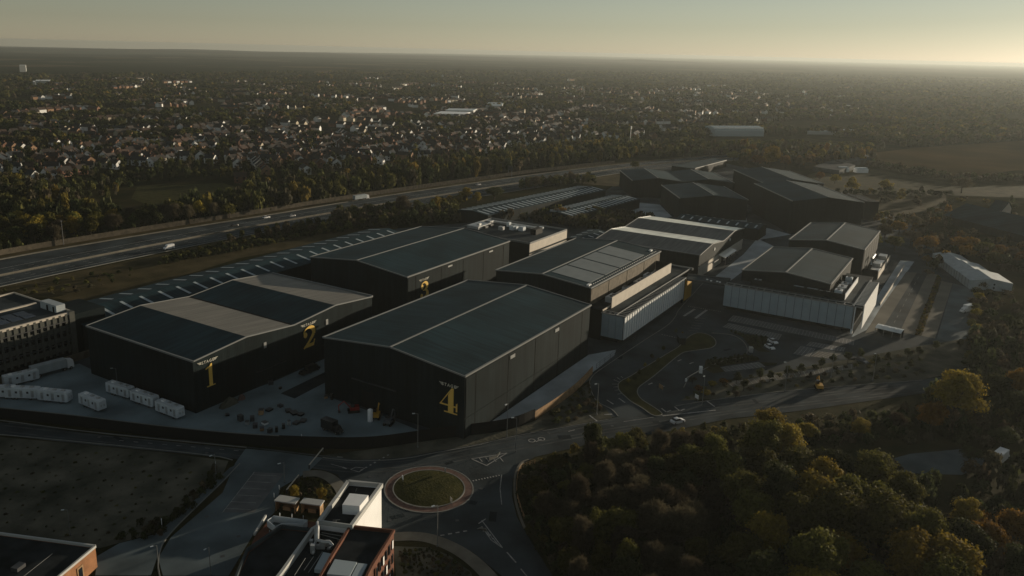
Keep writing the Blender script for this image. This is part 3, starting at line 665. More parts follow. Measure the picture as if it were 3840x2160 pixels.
# --- stage 4
t, T = hall('sound_stage', 'nearest black sound stage with the gold numeral 4 on its end wall', ((165.3, 107.6), ax, ay), 76.2, 49.4, 17.86, 20.4, 1, (WX, (M_roof_x,)), 'black numbered sound stages')
sm = [165.5, 170.3, 187.2, 203.1, 218.5, 235.1, 241.3]
wall_panels(t, 107.6, [(a+.28, b-.28) for a, b in zip(sm, sm[1:])], 6.05, 17.3, M_clad_x)
wall_panels(t, 107.6, [(a+.28, b-.28) for a, b in zip(sm, sm[1:])], .3, 5.85, M_clad_x)
for a in sm[1:-1]: MB().box(a-.27, 107.52, .3, a+.27, 107.6, 17.5).build('joint', M_seam, t)
for a, z in ((189.6, 16.0), (217.0, 16.2)): MB().box(a-1.3, 107.3, z-.5, a+1.3, 107.42, z+.5).build('wall_vent', M_plant, t)
sign(t, '4', (165.3, 115.3, 6.5), (0, -1, 0), (-1, 0, 0), 5.6, 7.2)
caption(t, (165.3, 115.7, 13.9), (0, -1, 0), (-1, 0, 0), 6.4, .9)
MB().box(165.18, 138, 0.1, 165.3, 143, 5.2).build('roller_door', M_hoard, t)
MB().bar((164.8, 146, 8.2), (164.8, 130, 8.2), .5, .25).build('canopy_rail', M_darksteel, t)
# --- stage 3
t, T = hall('sound_stage', 'black sound stage with the gold numeral 3 half hidden behind the nearest roof', ((231.7, 177.4), ax, ay), 74.6, 48.7, 17.86, 20.4, 1, (WX, (M_roof_x,)), 'black numbered sound stages')
sm = [231.9, 236.7, 253.3, 268.9, 284.4, 301.0, 306.1]
wall_panels(t, 177.4, [(a+.28, b-.28) for a, b in zip(sm, sm[1:])], .3, 17.3, M_clad_x)
for a in sm[1:-1]: MB().box(a-.27, 177.32, .3, a+.27, 177.4, 17.5).build('joint', M_seam, t)
sign(t, '3', (239.6, 177.4, 7.0), (1, 0, 0), (0, -1, 0), 5.4, 6.8)
caption(t, (238.8, 177.4, 14.5), (1, 0, 0), (0, -1, 0), 6.6, .8)
for a in (258., 289.): MB().box(a, 177.1, 16.2, a+3, 177.22, 16.8).build('wall_vent', M_plant, t)
# --- stages 1 and 2 (one double building)
t, T = hall('sound_stage', 'double black sound stage with gold numerals 1 and 2 and sunlight painted as two sandy roof stripes', ((211.1, 177.1), ay, (-1, 0)), 49.2, 76.3, 15.4, 17.05, 2, (WY, (M_roof_y, M_sunlit_roof)), 'black numbered sound stages', trims=(0, 0, 1), pale='up')
for q in (177.0, 226.4): pass
mb = MB(); mb.bar((134.7, 176.9, 15.6), (134.7, 226.4, 15.6), .45, .5); mb.build('eave_gutter', M_trim, t)
mb = MB(); mb.bar((211.2, 176.9, 15.7), (211.2, 226.4, 15.7), .5, .6); mb.build('parapet_rail', M_steel, t)
mb = MB(); mb.box(172.3, 177.4, 15.5, 173.1, 226, 15.72); mb.build('valley_gutter', M_seam, t)
sign(t, '1', (138.6, 177.1, 6.5), (1, 0, 0), (0, -1, 0), 3.6, 6.7)
caption(t, (136.1, 177.1, 13.75), (1, 0, 0), (0, -1, 0), 7.2, .85)
sign(t, '2', (176.7, 177.1, 6.4), (1, 0, 0), (0, -1, 0), 5.6, 6.8)
caption(t, (175.9, 177.1, 13.7), (1, 0, 0), (0, -1, 0), 7.2, .85)
for a in (160.5, 187.5): MB().box(a, 176.9, 11.6, a+1, 177.02, 13.4).build('wall_vent', M_plant, t)
for a in (157., 186.): MB().bar((a, 176.7, 5.0), (a+12, 176.7, 5.0), .35, .2).build('canopy_rail', M_darksteel, t)
# --- stage 5 with roof sheets
t, T = hall('sound_stage', 'dark hall with four pale grey sheets laid on its roof', ((260.5, 116.3), ax, ay), 70.1, 40.0, 17.86, 19.74, 1, (WX, (M_roof_x,)), 'unnumbered dark halls')
for k in range(4):
    x0 = 265.5+k*13.6; s0, s1 = 2.6, 15.6
    h = lambda q: 17.86+.34+(19.74-17.86)*q/20
    MB().add([(x0, 116.3+s0, h(s0)), (x0+12.4, 116.3+s0, h(s0)), (x0+12.4, 116.3+s1+3, h(s1+3)), (x0, 116.3+s1+3, h(s1+3)),
              (x0, 116.3+s0, h(s0)-.12), (x0+12.4, 116.3+s0, h(s0)-.12), (x0+12.4, 116.3+s1+3, h(s1+3)-.12), (x0, 116.3+s1+3, h(s1+3)-.12)], [(0, 1, 2, 3), (4, 5, 1, 0), (5, 6, 2, 1), (6, 7, 3, 2), (7, 4, 0, 3)]).build('roof_sheet', M_solar, t)
sm = [260.7, 276.5, 294, 312, 330.4]
wall_panels(t, 116.3, [(a+.28, b-.28) for a, b in zip(sm, sm[1:])], 11.4, 17.3, M_fence, d=.12)
for (x, y, z) in ((262.5, 118, 18.4), (327.5, 119.5, 18.5)): MB().box(x-1, y-.5, z-.3, x+1, y+.5, z+.35).build('roof_hatch', M_white, t)
mb = MB()
for k in range(36): mb.box(263+k*1.85, 117.4, 18.2, 263.9+k*1.85, 117.55, 18.45)
mb.build('snow_guard', M_plant, t)
# --- the long white office strip in front of stage 5
t = thing('office_building', 'long low office with upright white wall panels and a black pergola edge on its roof', 'office building', (257.4, 101.4, 0))
MB().box(259.9, 104.5, 0, 322, 116.0, 10.2).build('wall', M_clad_x, t)
MB().box(259.9, 104.6, 10.2, 338, 116.1, 10.7).build('roof', M_deck, t)
n = 27; w = (320.6-257.8)/n
for k in range(n):
    x = 257.8+k*w; MB().box(x+.09, 101.45, 2.1, x+w-.09, 101.75, 10.5).build('facade_panel', M_white, t)
mb = MB()
for k in range(n+1): mb.box(257.8+k*w-.06, 101.30, 2.1, 257.8+k*w+.06, 101.44, 10.5)
mb.build('facade_fin', M_whitebox, t)
for k in range(3): MB().box(257.5, 101.9+k*2.75, 2.1, 257.8, 104.5+k*2.75, 10.5).build('facade_panel', M_white_shade, t)
MB().box(257.9, 101.9, 1.6, 321, 104.5, 2.1).build('soffit', M_seam, t)
MB().box(257.9, 101.8, 9.0, 321, 104.5, 9.05).build('gap_shade', M_seam, t)  # black sheet standing in for the shade under the pergola slats
mb = MB()
mb.bar((257.3, 101.2, 10.85), (321.5, 101.2, 10.85), .45, .35); mb.bar((257.3, 104.6, 10.95), (337, 104.6, 10.95), .3, .35); mb.bar((257.3, 101.2, 10.85), (257.3, 110.2, 10.85), .45, .35); mb.bar((259.8, 104.6, 10.95), (259.8, 110.2, 10.95), .3, .3)
mb.build('pergola_edge', M_steel, t)
for k in range(33): MB().bar((258.4+k*1.95, 101.2, 10.8), (258.4+k*1.95, 104.5, 10.8), .45, .25).build('pergola_slat', M_trim, t)
for k in range(3): MB().bar((257.3, 105.6+k*2.0, 10.8), (259.8, 105.6+k*2.0, 10.8), .5, .25).build('pergola_slat', M_steel, t)
MB().box(264.2, 109.35, 10.7, 326, 109.65, 14.9).build('plant_screen', M_screen, t)
MB().box(325.7, 109.65, 10.7, 326, 116.1, 14.9).build('plant_screen', M_hoard, t)
MB().box(337.5, 103.6, 10.2, 338.2, 116.1, 11.2).build('parapet', M_trim, t)
MB().box(258.4, 110.2, 0, 268, 116.3, 11.2).build('stair_block', M_clad_x, t); MB().box(258.6, 110.4, 11.2, 268, 116.2, 11.25).build('stair_roof', M_deck_dark, t)
for xx in (260, 264.6): MB().box(258.3, 110.1, 11.0, 268.1, 110.35, 11.6).build('parapet', M_screen, t) if xx == 260 else None
rr = random.Random(3)
for (x, dx, dy, h, mm) in ((270, 6, 3.2, 2.1, M_whitebox), (279, 9, 3, 1.3, M_plant), (290, 5, 3.4, 1.0, M_darksteel), (297, 8, 3.2, 1.8, M_plant), (307, 5, 3, 2.4, M_whitebox), (314, 6, 3, 1.4, M_plant), (284, 3, 2, 2.6, M_whitebox)):
    pl = MB().ob(x+dx/2, 112.9, dx, dy, 10.75, 10.75+h).build('air_handler', mm, t)
    mb = MB()
    for q in range(2): mb.tube([(x+dx*(.3+.4*q), 112.9, 10.75+h), (x+dx*(.3+.4*q), 112.9, 10.95+h)], .7, 10)
    mb.build('fan', M_darksteel, pl)
mb = MB(); mb.bar((300, 101.2, 7.6), (318.5, 101.2, 8.6), .08, 1.1)
# entrance portal in ochre
t = thing('entrance_portal', 'yellow ochre wall beside the gate, under a flat walkway roof', 'portal', (321.6, 101.6, 0))
MB().box(321.5, 101.5, .5, 331.5, 102.0, 9.4).build('wall', M_yellow, t); MB().box(321.0, 101.3, 0, 321.5, 103, 10.2).build('post', M_seam, t)
# --- the white office on the right with stage 6 behind it
t = thing('office_building', 'wide white-panelled office with slatted roof edge, its short wall glowing in the sun', 'office building', (321.2, 36, 0))
MB().box(324.6, 37.2, 0, 372, 84.6, 10.4).build('wall', M_clad_y, t)
MB().box(324.4, 37.0, 10.4, 372.4, 84.8, 10.9).build('roof', M_deck, t)
n = 16; w = (85.0-36.6)/n
for k in range(n): MB().box(321.2, 36.6+k*w+.07, 2.1, 321.5, 36.6+(k+1)*w-.07, 10.6).build('facade_panel', M_white_shade, t)
mb = MB()
for k in range(n+1): mb.box(321.12, 36.6+k*w-.06, 2.0, 321.2, 36.6+k*w+.06, 10.6)
mb.build('facade_joint', M_darksteel, t)
MB().box(321.8, 36.8, 1.5, 324.6, 85, 2.1).build('soffit', M_seam, t)
MB().box(321.8, 36.9, 9.0, 324.5, 85, 9.05).build('gap_shade', M_seam, t); MB().box(323.3, 33.9, 9.0, 362, 36.95, 9.05).build('gap_shade', M_seam, t)  # black sheets that paint the dark gap below the slatted roof edge
for k in range(5): MB().box(323.3+k*7.7, 33.5, 2.1, 330.85+k*7.7, 33.8, 11.6).build('facade_panel', M_white, t)
MB().box(321.2, 36.2, .2, 322.2, 36.9, 10.6).build('corner_post', M_white, t)
mb = MB()
mb.bar((321.0, 34, 11.0), (321.0, 85.2, 11.0), .4, .4); mb.bar((324.4, 36, 11.0), (324.4, 85.2, 11.0), .3, .35); mb.bar((321, 37.0, 11.1), (365, 37.0, 11.1), .6, .4); mb.bar((321.2, 33.7, 11.5), (362, 33.7, 11.5), .3, .3)
mb.build('pergola_edge', M_steel, t)
for k in range(17): MB().bar((321, 37.5+k*2.95, 10.95), (324.4, 37.5+k*2.95, 10.95), .4, .25).build('pergola_slat', M_trim, t)
for k in range(20): MB().bar((323.2+k*2.0, 33.8, 11.4), (323.2+k*2.0, 36.8, 11.2), .55, .3).build('pergola_slat', M_coping, t)
MB().box(327.5, 41.3, 10.9, 327.9, 76.5, 13.2).build('plant_screen', M_clad_y, t)
MB().box(327.9, 41.1, 10.9, 359, 41.4, 13.2).build('plant_screen', M_white, t)
MB().box(358.7, 41.4, 10.9, 359, 47.3, 13.2).build('plant_screen', M_clad_y, t)
for (x, y, dx, dy, h, mm) in ((330, 56, 2.6, 9, 1.7, M_whitebox), (330, 49, 2.6, 4, 1.5, M_whitebox), (334, 44.5, 3.2, 2.6, 2.2, M_whitebox), (341, 44.3, 5, 3, 2.0, M_plant), (349, 44.5, 4, 2.8, 1.4, M_plant), (355, 44, 2.5, 2.5, 2.6, M_whitebox), (330.5, 74.5, 2.4, 2.6, 1.8, M_whitebox)):
    pl = MB().ob(x, y, dx, dy, 10.95, 10.95+h).build('air_handler', mm, t)
    MB().tube([(x, y, 10.95+h), (x, y, 11.2+h)], .6, 10).build('fan', M_darksteel, pl)
for k in range(4): MB().tube([(330.3, 65+k*1.8, 10.9), (330.3, 65+k*1.8, 12.2)], .5, 8).build('flue', M_plant, t)
t, T = hall('sound_stage', 'black hall rising behind the white-panelled office on the right', ((332.3, 47.5), ax, ay), 51, 34, 15.0, 16.9, 1, (WX, (M_roof_x,)), 'unnumbered dark halls')
t, T = hall('sound_stage', 'rearmost black hall of the right-hand pair, with ducts on its sunny side', ((409.8, 46.2), ax, ay), 52, 33.6, 14.0, 16.2, 1, (WX, (M_roof_x,)), 'unnumbered dark halls')
for k in range(6): MB().box(411+k*8.4, 46.0, .4, 418.6+k*8.4, 46.14, 13.4).build('wall_panel', M_clad_x, t)
for (x, y, dx, dy, h) in ((420, 41.5, 8, 4, 3.2), (431, 42, 6, 3.6, 4.4), (441, 42, 7, 3.6, 3.0), (452, 42, 6, 3.6, 4.0)): MB().ob(x, y, dx, dy, 0.05, h).build('air_handler', M_plant, t)
MB().box(414, 39.2, 0.05, 458, 39.5, 3.0).build('plant_screen', M_screen, t); MB().box(414, 39.5, 0.05, 414.3, 46, 4.4).build('plant_screen', M_clad_y, t)
mb = MB(); mb.tube([(424, 44, 4.5), (424, 44, 7.5), (434, 44, 7.5), (434, 44, 4.5)], .6, 8); mb.build('duct', M_plant, t)
# --- workshop with sun glare painted as two cream stripes
t, T = hall('workshop', 'broad dark workshop with sun glare painted as two cream stripes across its roof', ((437, 108.9), ay, (-1, 0)), 52, 74, 11, 12.9, 2, (WY, (M_grey_roof, M_glare_cream)), None, trims=(0, 0, 1), pale='up')
mb = MB(); mb.bar((362.8, 108.7, 11.2), (362.8, 161, 11.2), .4, .4); mb.build('eave_gutter', M_steel, t)
for x in (386, 412): MB().tube([(x, 108.85, 9.6), (x, 108.65, 9.6)], .75, 14).build('round_vent', M_white, t)
MB().box(362.9, 108.75, 0, 437.1, 108.9, 5.4).build('lower_wall', M_screen, t)
cn = MB(); cn.add([(394, 108.7, 5.2), (414, 108.7, 5.2), (414, 105.4, 4.2), (394, 105.4, 4.2), (394, 108.7, 4.9), (414, 108.7, 4.9), (414, 105.4, 3.9), (394, 105.4, 3.9)], [(3, 2, 1, 0), (4, 5, 6, 7), (0, 1, 5, 4), (1, 2, 6, 5), (2, 3, 7, 6), (3, 0, 4, 7)]); cn.build('canopy', M_glare_cream, t)
MB().bar((380, 107.4, 4.0), (390, 107.4, 4.0), .3, .5).build('canopy_rail', M_trim, t)
for x in (395, 404, 413): MB().bar((x, 105.6, 0), (x, 105.6, 4), .3).build('canopy_post', M_darksteel, t)
for x in (399, 407): MB().box(x, 108.6, 0.2, x+4, 108.74, 3.6).build('loading_door', M_clad_x, t)
# --- flat-roofed plant office behind stage 3
t = thing('office_building', 'flat-roofed dark office crowded with rooftop plant behind the third stage', 'office building', (326, 177.7, 0))
MB().box(326.4, 178.1, 0, 364.6, 222.5, 12.6).build('wall', M_clad_x, t)
MB().box(326.2, 177.8, 8.9, 364.8, 178.1, 12.9).build('facade_band', M_screen, t); MB().box(326.2, 177.8, .5, 364.8, 178.1, 7.9).build('facade_band', M_screen, t)
MB().box(326.4, 178.1, 12.6, 364.6, 222.5, 12.9).build('roof', M_deck, t)
mb = MB(); mb.rib([(326.4, 178), (364.7, 178), (364.7, 222.5), (326.4, 222.5), (326.4, 178)], .5, 12.9, 13.7); mb.build('parapet', M_trim, t)
mb = MB()
for k in range(2): mb.bar((358-k*1.5, 190+k, 13.6), (358-k*1.5, 220, 13.6), .9, .9)
mb.build('duct', M_plant, t)
for i in range(14):
    x, y = rr.uniform(340, 359), rr.uniform(187, 219); pl = MB().ob(x, y, rr.uniform(1.5, 3.5), rr.uniform(1.5, 3), 12.9, 13.5+rr.uniform(.3, 1.8)).build('air_handler', rr.choice([M_plant, M_whitebox, M_darksteel]), t)
MB().box(345, 185, 12.9, 352, 188, 15.6).build('stair_block', M_hoard, t)
MB().box(338, 214, 12.9, 350, 221, 14.3).build('plant_room', M_plant, t)
# --- skylit sheds
def skylit(label, frame, L, Wd, e, r, n, sw, s0, s1, group='long skylit sheds', wmat=None, name='skylit_shed', trims=(0, 0, 0)):
    t, T = hall(name, label, frame, L, Wd, e, r, 1, (WX if wmat is None else wmat, (M_roof_x,)), group, trims=trims)
    for k in range(n):
        s = (k+.5)*L/n
        for side in (0, 1):
            q = lambda f: (Wd/2*f if side == 0 else Wd-Wd/2*f); z = lambda f: e+(r-e)*f+.3
            a = T(s-sw/2, q(s0), z(s0)); b = T(s+sw/2, q(s0), z(s0)); c = T(s+sw/2, q(s1), z(s1)); d = T(s-sw/2, q(s1), z(s1))
            MB().face(*([a, b, c, d] if side == 0 else [b, a, d, c])).build('rooflight', M_sky, t)
    return t
skylit('very long low shed with two rows of rooflights behind the double stage', ((143.5, 241), ax, ay), 172, 25, 9.8, 11.8, 22, 1.15, .2, .82)
def frame_from(a, b, c):
    A, B, C = Vector(a), Vector(b), Vector(c); u = (B-A); L = u.length; u.normalize(); n = Vector((-u.y, u.x)); w = (C-A).dot(n)
    return A, u, n, L, w
z7 = Z(1640, 660); z9 = Z(2200, 580); zA = Z(2680, 580)
a, u, n, L, w = frame_from((399.8, 246.5), (531.5, 230.5), (398.5, 269.5))
skylit('long ribbed shed, the farther of two low sheds beyond the plant office', (a, u, n), L, 24, 6.2, 7.4, 27, 1.6, .1, .85)
a, u, n, L, w = frame_from((430, 206.5), (513, 197.5), (433, 228.1))
skylit('long ribbed shed, the nearer and shorter of two low sheds beyond the plant office', (a, u, n), L, 22, 6.0, 7.2, 19, 1.6, .1, .85)
skylit('small skylit shed tucked between the plant office and the cream-striped workshop', ((377, 172), ax, ay), 27, 12, 5.6, 6.6, 4, 1.1, .15, .7)
skylit('low skylit shed poking out behind the cream-striped workshop', ((481, 107), (0, 1), (-1, 0)), 48, 18, 6.2, 7.6, 9, 1.0, .2, .75)
# --- four halls of the far right group (turned on the grid)
def rot_hall(label, fl, bl, fr, e, r, ridges=1):
    """fl, bl = ends of the left eave (front, back), fr = front end of the right eave"""
    A, B, C = Vector(fl), Vector(bl), Vector(fr); u = (B-A); L = u.length; u.normalize(); n = Vector((u.y, -u.x)); w = (C-A).dot(n)
    # hall() wants the across vector to the left of the ridge vector
    o = A+n*w
    return hall('sound_stage', label, (o, u, -n), L, w, e, r, ridges, ((M_clad_x, M_clad_y), (M_roof_x,)), 'far group of dark halls', trims=(1, 1, 0))
rot_hall('dark hall at the front of the far right pair, wide gable towards the camera', (496, 97.5), (549.5, 133), (524, 65.7), 19, 21.6)
rot_hall('dark hall standing end to end behind the wide-gabled far hall', (557.5, 129.8), (607, 162.8), (583.2, 97.6), 19, 21.6)
rot_hall('dark hall of the far group in front of the double-ridged one', (494.6, 164.2), (538, 192.2), (523, 131.6), 13, 15.3)
rot_hall('double-ridged dark hall at the back of the far group', (549.6, 218.2), (591.7, 245.6), (599.1, 163.2), 12, 14.3, 2)
for (x, y, lab) in ((583, 71, 'dark plant annexe on the right flank of the wide-gabled far hall'),):
    t = thing('plant_annexe', lab, 'annexe', (x, y, 0)); MB().ob(x, y, 26, 9, 0, 12, R(33)).build('wall', M_clad_x, t)
    mb = MB(); mb.bar((x-12, y-4, 12.4), (x+11, y+11, 12.4), .4); mb.bar((x-8, y-8, 8), (x+14, y+6, 8), .4); mb.bar((x+14, y+6, 8), (x+11, y+11, 12.4), .4); mb.build('gantry', M_trim, t)
a, u, n, L, w = frame_from(P(1760, 424, 6), P(1815, 401, 6), P(1720, 418, 6))
t = thing('low_shed', 'low flat dark shed with a bright eave beyond the far group of halls', 'shed', (a.x, a.y, 0))
q = [P(1748, 425, 6), P(1828, 404, 6), P(1798, 398, 6), P(1690, 418, 6)]
MB().prism(q, 0, 6).build('wall', M_clad_x, t); MB().prism([Vector(p) for p in q], 6.02, 6.3).build('roof', M_roof_x, t); mb = MB(); mb.bar((*q[0], 6.5), (*q[1], 6.5), .6); mb.build('eave_gutter', M_trim, t)

# ================================================================== other buildings
# left office with upright fins and solar roof
t = thing('office_building', 'finned office block at the left edge with solar panels on its roof', 'office building', (100, 243, 0))
MB().box(60, 243.8, 0, 140.4, 278, 14.6).build('wall', M_glass, t)
MB().box(60, 243.6, 14.6, 140.6, 278, 15.0).build('roof', M_deck, t)
mb = MB(); mb.rib([(60, 243.4), (140.8, 243.4), (140.8, 278.2), (60, 278.2)], .8, 14.7, 15.5); mb.build('parapet', M_screen, t)
for k in range(38):
    x = 62+k*2.05
    MB().box(x, 243.0, 2.2, x+.75, 243.4, 15.2).build('facade_fin', M_fin, t)
    for z in (3.0, 6.3, 9.7, 12.95): MB().box(x+.8, 243.2, z, x+2.0, 243.35, z+1.7).build('spandrel', M_fin, t)
for z in (5.6, 9.2, 12.6): MB().box(60, 242.95+.01*z/10, z, 140.4, 243.4, z+.3).build('floor_band', M_darksteel, t)
MB().box(139.2, 242.8, 0, 141.0, 244.6, 15.6).build('corner_pier', M_fin, t)
for r_ in range(2):
    for k in range(9): MB().add([(96+k*4, 248+r_*4.2, 15.3), (99.5+k*4, 248+r_*4.2, 15.3), (99.5+k*4, 251.4+r_*4.2, 15.6), (96+k*4, 251.4+r_*4.2, 15.6)], [(0, 1, 2, 3)]).build('solar_panel', M_pv, t)
MB().box(60, 261, 15, 139, 262, 15.4).build('roof_upstand', M_screen, t)
MB().box(137.4, 246.8, 15, 140.4, 256, 17.4).build('stair_block', M_tent, t)
MB().box(137.3, 248.0, 15, 137.4, 248.8, 16.8).build('door', M_seam, t); MB().box(137.3, 251.5, 15, 137.4, 252.4, 16.8).build('door', M_seam, t)
MB().box(140.7, 243.5, 0, 152, 258, 14.2).build('side_wing', M_clad_y, t)
for (x, y, h) in ((112, 270, 9), (126, 266, 7)):
    mb = MB(); mb.tube([(x, y, 15), (x, y, 15+h*.7)], .12, 6); mb.build('mast', M_steel, t)
MB().box(60, 239.5, 0, 144, 239.9, 2.4).build('garden_wall', M_fence, t)

# brick school-like block at the bottom centre
zb = Z(900, 1760, 3.6233)
t = thing('brick_building', 'red brick block with white-clad stair tower and steel ducts on its black roofs', 'building', (*P(830, 1449), 0))
zr = 12.0
bl, br, fr, fl = [Vector(zb(*p, zr)) for p in ((1470, 150), (1920, 190), (1510, 750), (1075, 690))]
MB().prism([bl, br, fr, fl], 0.0, zr-.9).build('white_wall', M_white, t)
ins = lambda q, d: [p+((sum(q, Vector((0, 0)))/len(q))-p).normalized()*d for p in q]
MB().prism(ins([bl, br, fr, fl], .6), zr-.9, zr-.85).build('roof', M_deck_dark, t)
q = [bl, br, fr, fl]; MB().rib(q+q[:1], .75, zr-.9, zr).build('coping', M_coping, t)
pq = [Vector(zb(*p, zr+1.2)) for p in ((1490, 325), (1745, 350), (1625, 500), (1390, 480))]
MB().prism(pq, zr-.85, zr+1.2).build('plant_box', M_white, t)
q = [Vector(zb(*p, zr-.6)) for p in ((1500, 760), (2090, 820), (1790, 1300), (1640, 1600), (1000, 1600), (1235, 1180))]
MB().prism(q, 0, zr-1.2).build('brick_wall', M_brick, t); MB().prism(ins(q, .5), zr-1.2, zr-1.15).build('roof', M_deck_dark, t); MB().rib(q+q[:1], .5, zr-1.2, zr-.6).build('coping', M_brick, t)
wallR = (Vector(zb(2090, 820, zr-.6)), Vector(zb(1640, 1600, zr-.6))); dv = (wallR[1]-wallR[0]).normalized(); nv = Vector((dv.y, -dv.x))
if nv.dot(Vector(wallR[0])-Vector(fl)) < 0: nv = -nv
for fl_ in range(3):
    for k in range(6):
        c = wallR[0]+dv*(1.0+k*1.75); z0 = 7.9-fl_*3.1
        w_ = MB(); w_.ob(*(c+nv*.06), .75, .12, z0, z0+1.9, math.atan2(dv.y, dv.x)); wo = w_.build('window', M_darksteel, t)
        g_ = MB(); g_.ob(*(c+nv*.13), .6, .04, z0+.1, z0+1.8, math.atan2(dv.y, dv.x)); g_.build('pane', M_glass if (k+fl_) % 3 else M_white, wo)
q = [Vector(zb(*p, 11)) for p in ((560, 750), (985, 795), (560, 1385), (480, 1500), (-60, 1449), (95, 1070))]
MB().prism(q, 0, 10.2).build('brick_wall', M_brick, t); MB().prism(ins(q, .5), 10.2, 10.25).build('roof', M_deck_dark, t); MB().rib(q+q[:1], .45, 10.2, 10.9).build('coping', M_deck, t)
q = [Vector(zb(*p, 10)) for p in ((985, 795), (1075, 690), (1510, 750), (1235, 1180), (1000, 1600), (480, 1500), (560, 1385))]
MB().prism(q, 0, 9.9).build('link_wall', M_brick, t); MB().prism(ins(q, .2), 9.9, 9.95).build('roof', M_deck_dark, t)
cp = [zb(1075, 690, zr), zb(985, 795, 11.2), zb(560, 1385, 11.2), zb(470, 1500, 11.2)]; MB().rib(cp, .55, 9.9, 11.2).build('coping', M_coping, t)
f3 = lambda x, y, z: (*zb(x, y, z), z)
MB().tube([f3(1055, 720, 12.2), f3(1055, 800, 12), f3(1050, 960, 11.4), f3(1130, 985, 11.4), f3(1220, 990, 11.4), f3(1255, 1030, 11.2), f3(1230, 1070, 10.6), f3(1200, 1080, 10)], .33, 10).build('duct', M_plant, t, smooth=True)
MB().tube([f3(1025, 790, 11.5), f3(1030, 970, 11.0), f3(1010, 1060, 10.4), f3(990, 1150, 10.2)], .25, 10).build('duct', M_plant, t, smooth=True)
for (x, y, dx, h) in ((1120, 1050, 1.0, 1.2), (990, 1110, .8, 1.6), (970, 1000, .7, .9), (1190, 1020, .8, 1.0), (1060, 1060, .6, .8)): MB().ob(*zb(x, y, 10.2), dx, dx, 9.95, 9.95+h, .6).build('air_handler', M_plant, t)
q = [Vector(zb(*p, 10.6)) for p in ((1130, 1130), (1255, 1155), (1150, 1380), (1010, 1360))]; MB().prism(q, 9.95, 10.7).build('rooflight', M_sky, t)
q = [Vector(zb(*p, 11.0)) for p in ((1290, 1240), (1590, 1280), (1490, 1470), (1180, 1440))]; MB().prism(q, 10.85, 11.3).build('rooflight', M_sky, t)
q = [Vector(zb(*p, 11.0)) for p in ((1605, 1285), (1730, 1300), (1640, 1480), (1510, 1470))]; MB().prism(q, 10.85, 11.2).build('rooflight', M_sky, t)
for a, b in (((1000, 1185), (870, 1370)), ((1120, 1120), (930, 1400)), ((890, 1205), (740, 1440)), ((1380, 960), (1090, 880)), ((1400, 910), (1110, 860))):
    MB().bar(f3(*a, 10.9), f3(*b, 10.9), .08).build('handrail', M_steel, t)
mb = MB(); mb.tube([f3(1305, 800, 10), f3(1305, 690, 12.2)], .06, 6); mb.bar(f3(1260, 690, 12.2), f3(1360, 685, 12.2), .06); mb.build('aerial', M_steel, t)
mb = MB(); mb.bar(f3(1570, 300, 11.2), f3(1590, 255, 12.6), .06); mb.build('aerial', M_steel, t)
q = [Vector(zb(*p, 8)) for p in ((370, 690), (460, 630), (915, 690), (860, 745), (560, 735), (480, 775))]; MB().rib(q+q[:1], .15, 6.6, 8.0).build('balcony_rail', M_whitebox, t); MB().prism(q, 6.3, 6.6).build('balcony', M_asph_l, t)
for x, y in ((540, 640), (705, 655), (860, 680), (400, 880)): MB().tube([f3(x, y, 6.6), f3(x, y-50, 8.6)], .08, 6).build('lamp_post', M_whitebox, t)
MB().bar(f3(350, 630, 7.5), f3(195, 885, 7.5), .35, .5).build('coping', M_coping, t)
q = [Vector(zb(*p, 7)) for p in ((430, 600), (1040, 670), (985, 795), (560, 750), (110, 1070), (190, 880))]; MB().prism(q, 0, 6.2).build('podium_wall', M_brick, t)

# brick block bottom left corner
t = thing('brick_building', 'flat black-roofed building with a sunlit orange brick end wall in the bottom left corner', 'building', (78.2, 136, 0))
c0 = Vector((78.2, 136.0)); d1 = (Vector(Z(0, 1900, 4.293)(0, 420, 5)) - Vector(Z(0, 1900, 4.293)(1500, 620, 5))).normalized(); d2 = (Vector(Z(0, 1900, 4.293)(900, 1116, 5)) - Vector(Z(0, 1900, 4.293)(1500, 620, 5))).normalized()
q = [c0, c0+d1*30, c0+d1*30+d2*26, c0+d2*26]
MB().prism(q, 0, 4.5).build('wall', M_brick_o, t); MB().prism(ins(q, .6), 4.5, 4.55).build('roof', M_deck_dark, t); MB().rib(q+q[:1], .4, 4.5, 5.0).build('coping', M_coping, t)
nn = Vector((d2.y, -d2.x)); nn = nn if nn.dot(-d1) > 0 else -nn
for k in (4.6, 9.5):
    p = c0+d2*k; wo = MB().ob(*(p+nn*.06), 1.6, .14, .6, 3.4, math.atan2(d2.y, d2.x)).build('window', M_wood, t); MB().ob(*(p+nn*.12), 1.0, .1, .9, 3.0, math.atan2(d2.y, d2.x)).build('pane', M_glass, wo)
mid = c0+d1*9+d2*9; MB().ob(*mid, 2, 1.5, 4.55, 5.3, .3).build('roof_vent', M_darksteel, t); MB().bar((*(c0+d1*6+d2*4), 4.9), (*(c0+d1*6+d2*14), 4.9), .06).build('handrail', M_steel, t)

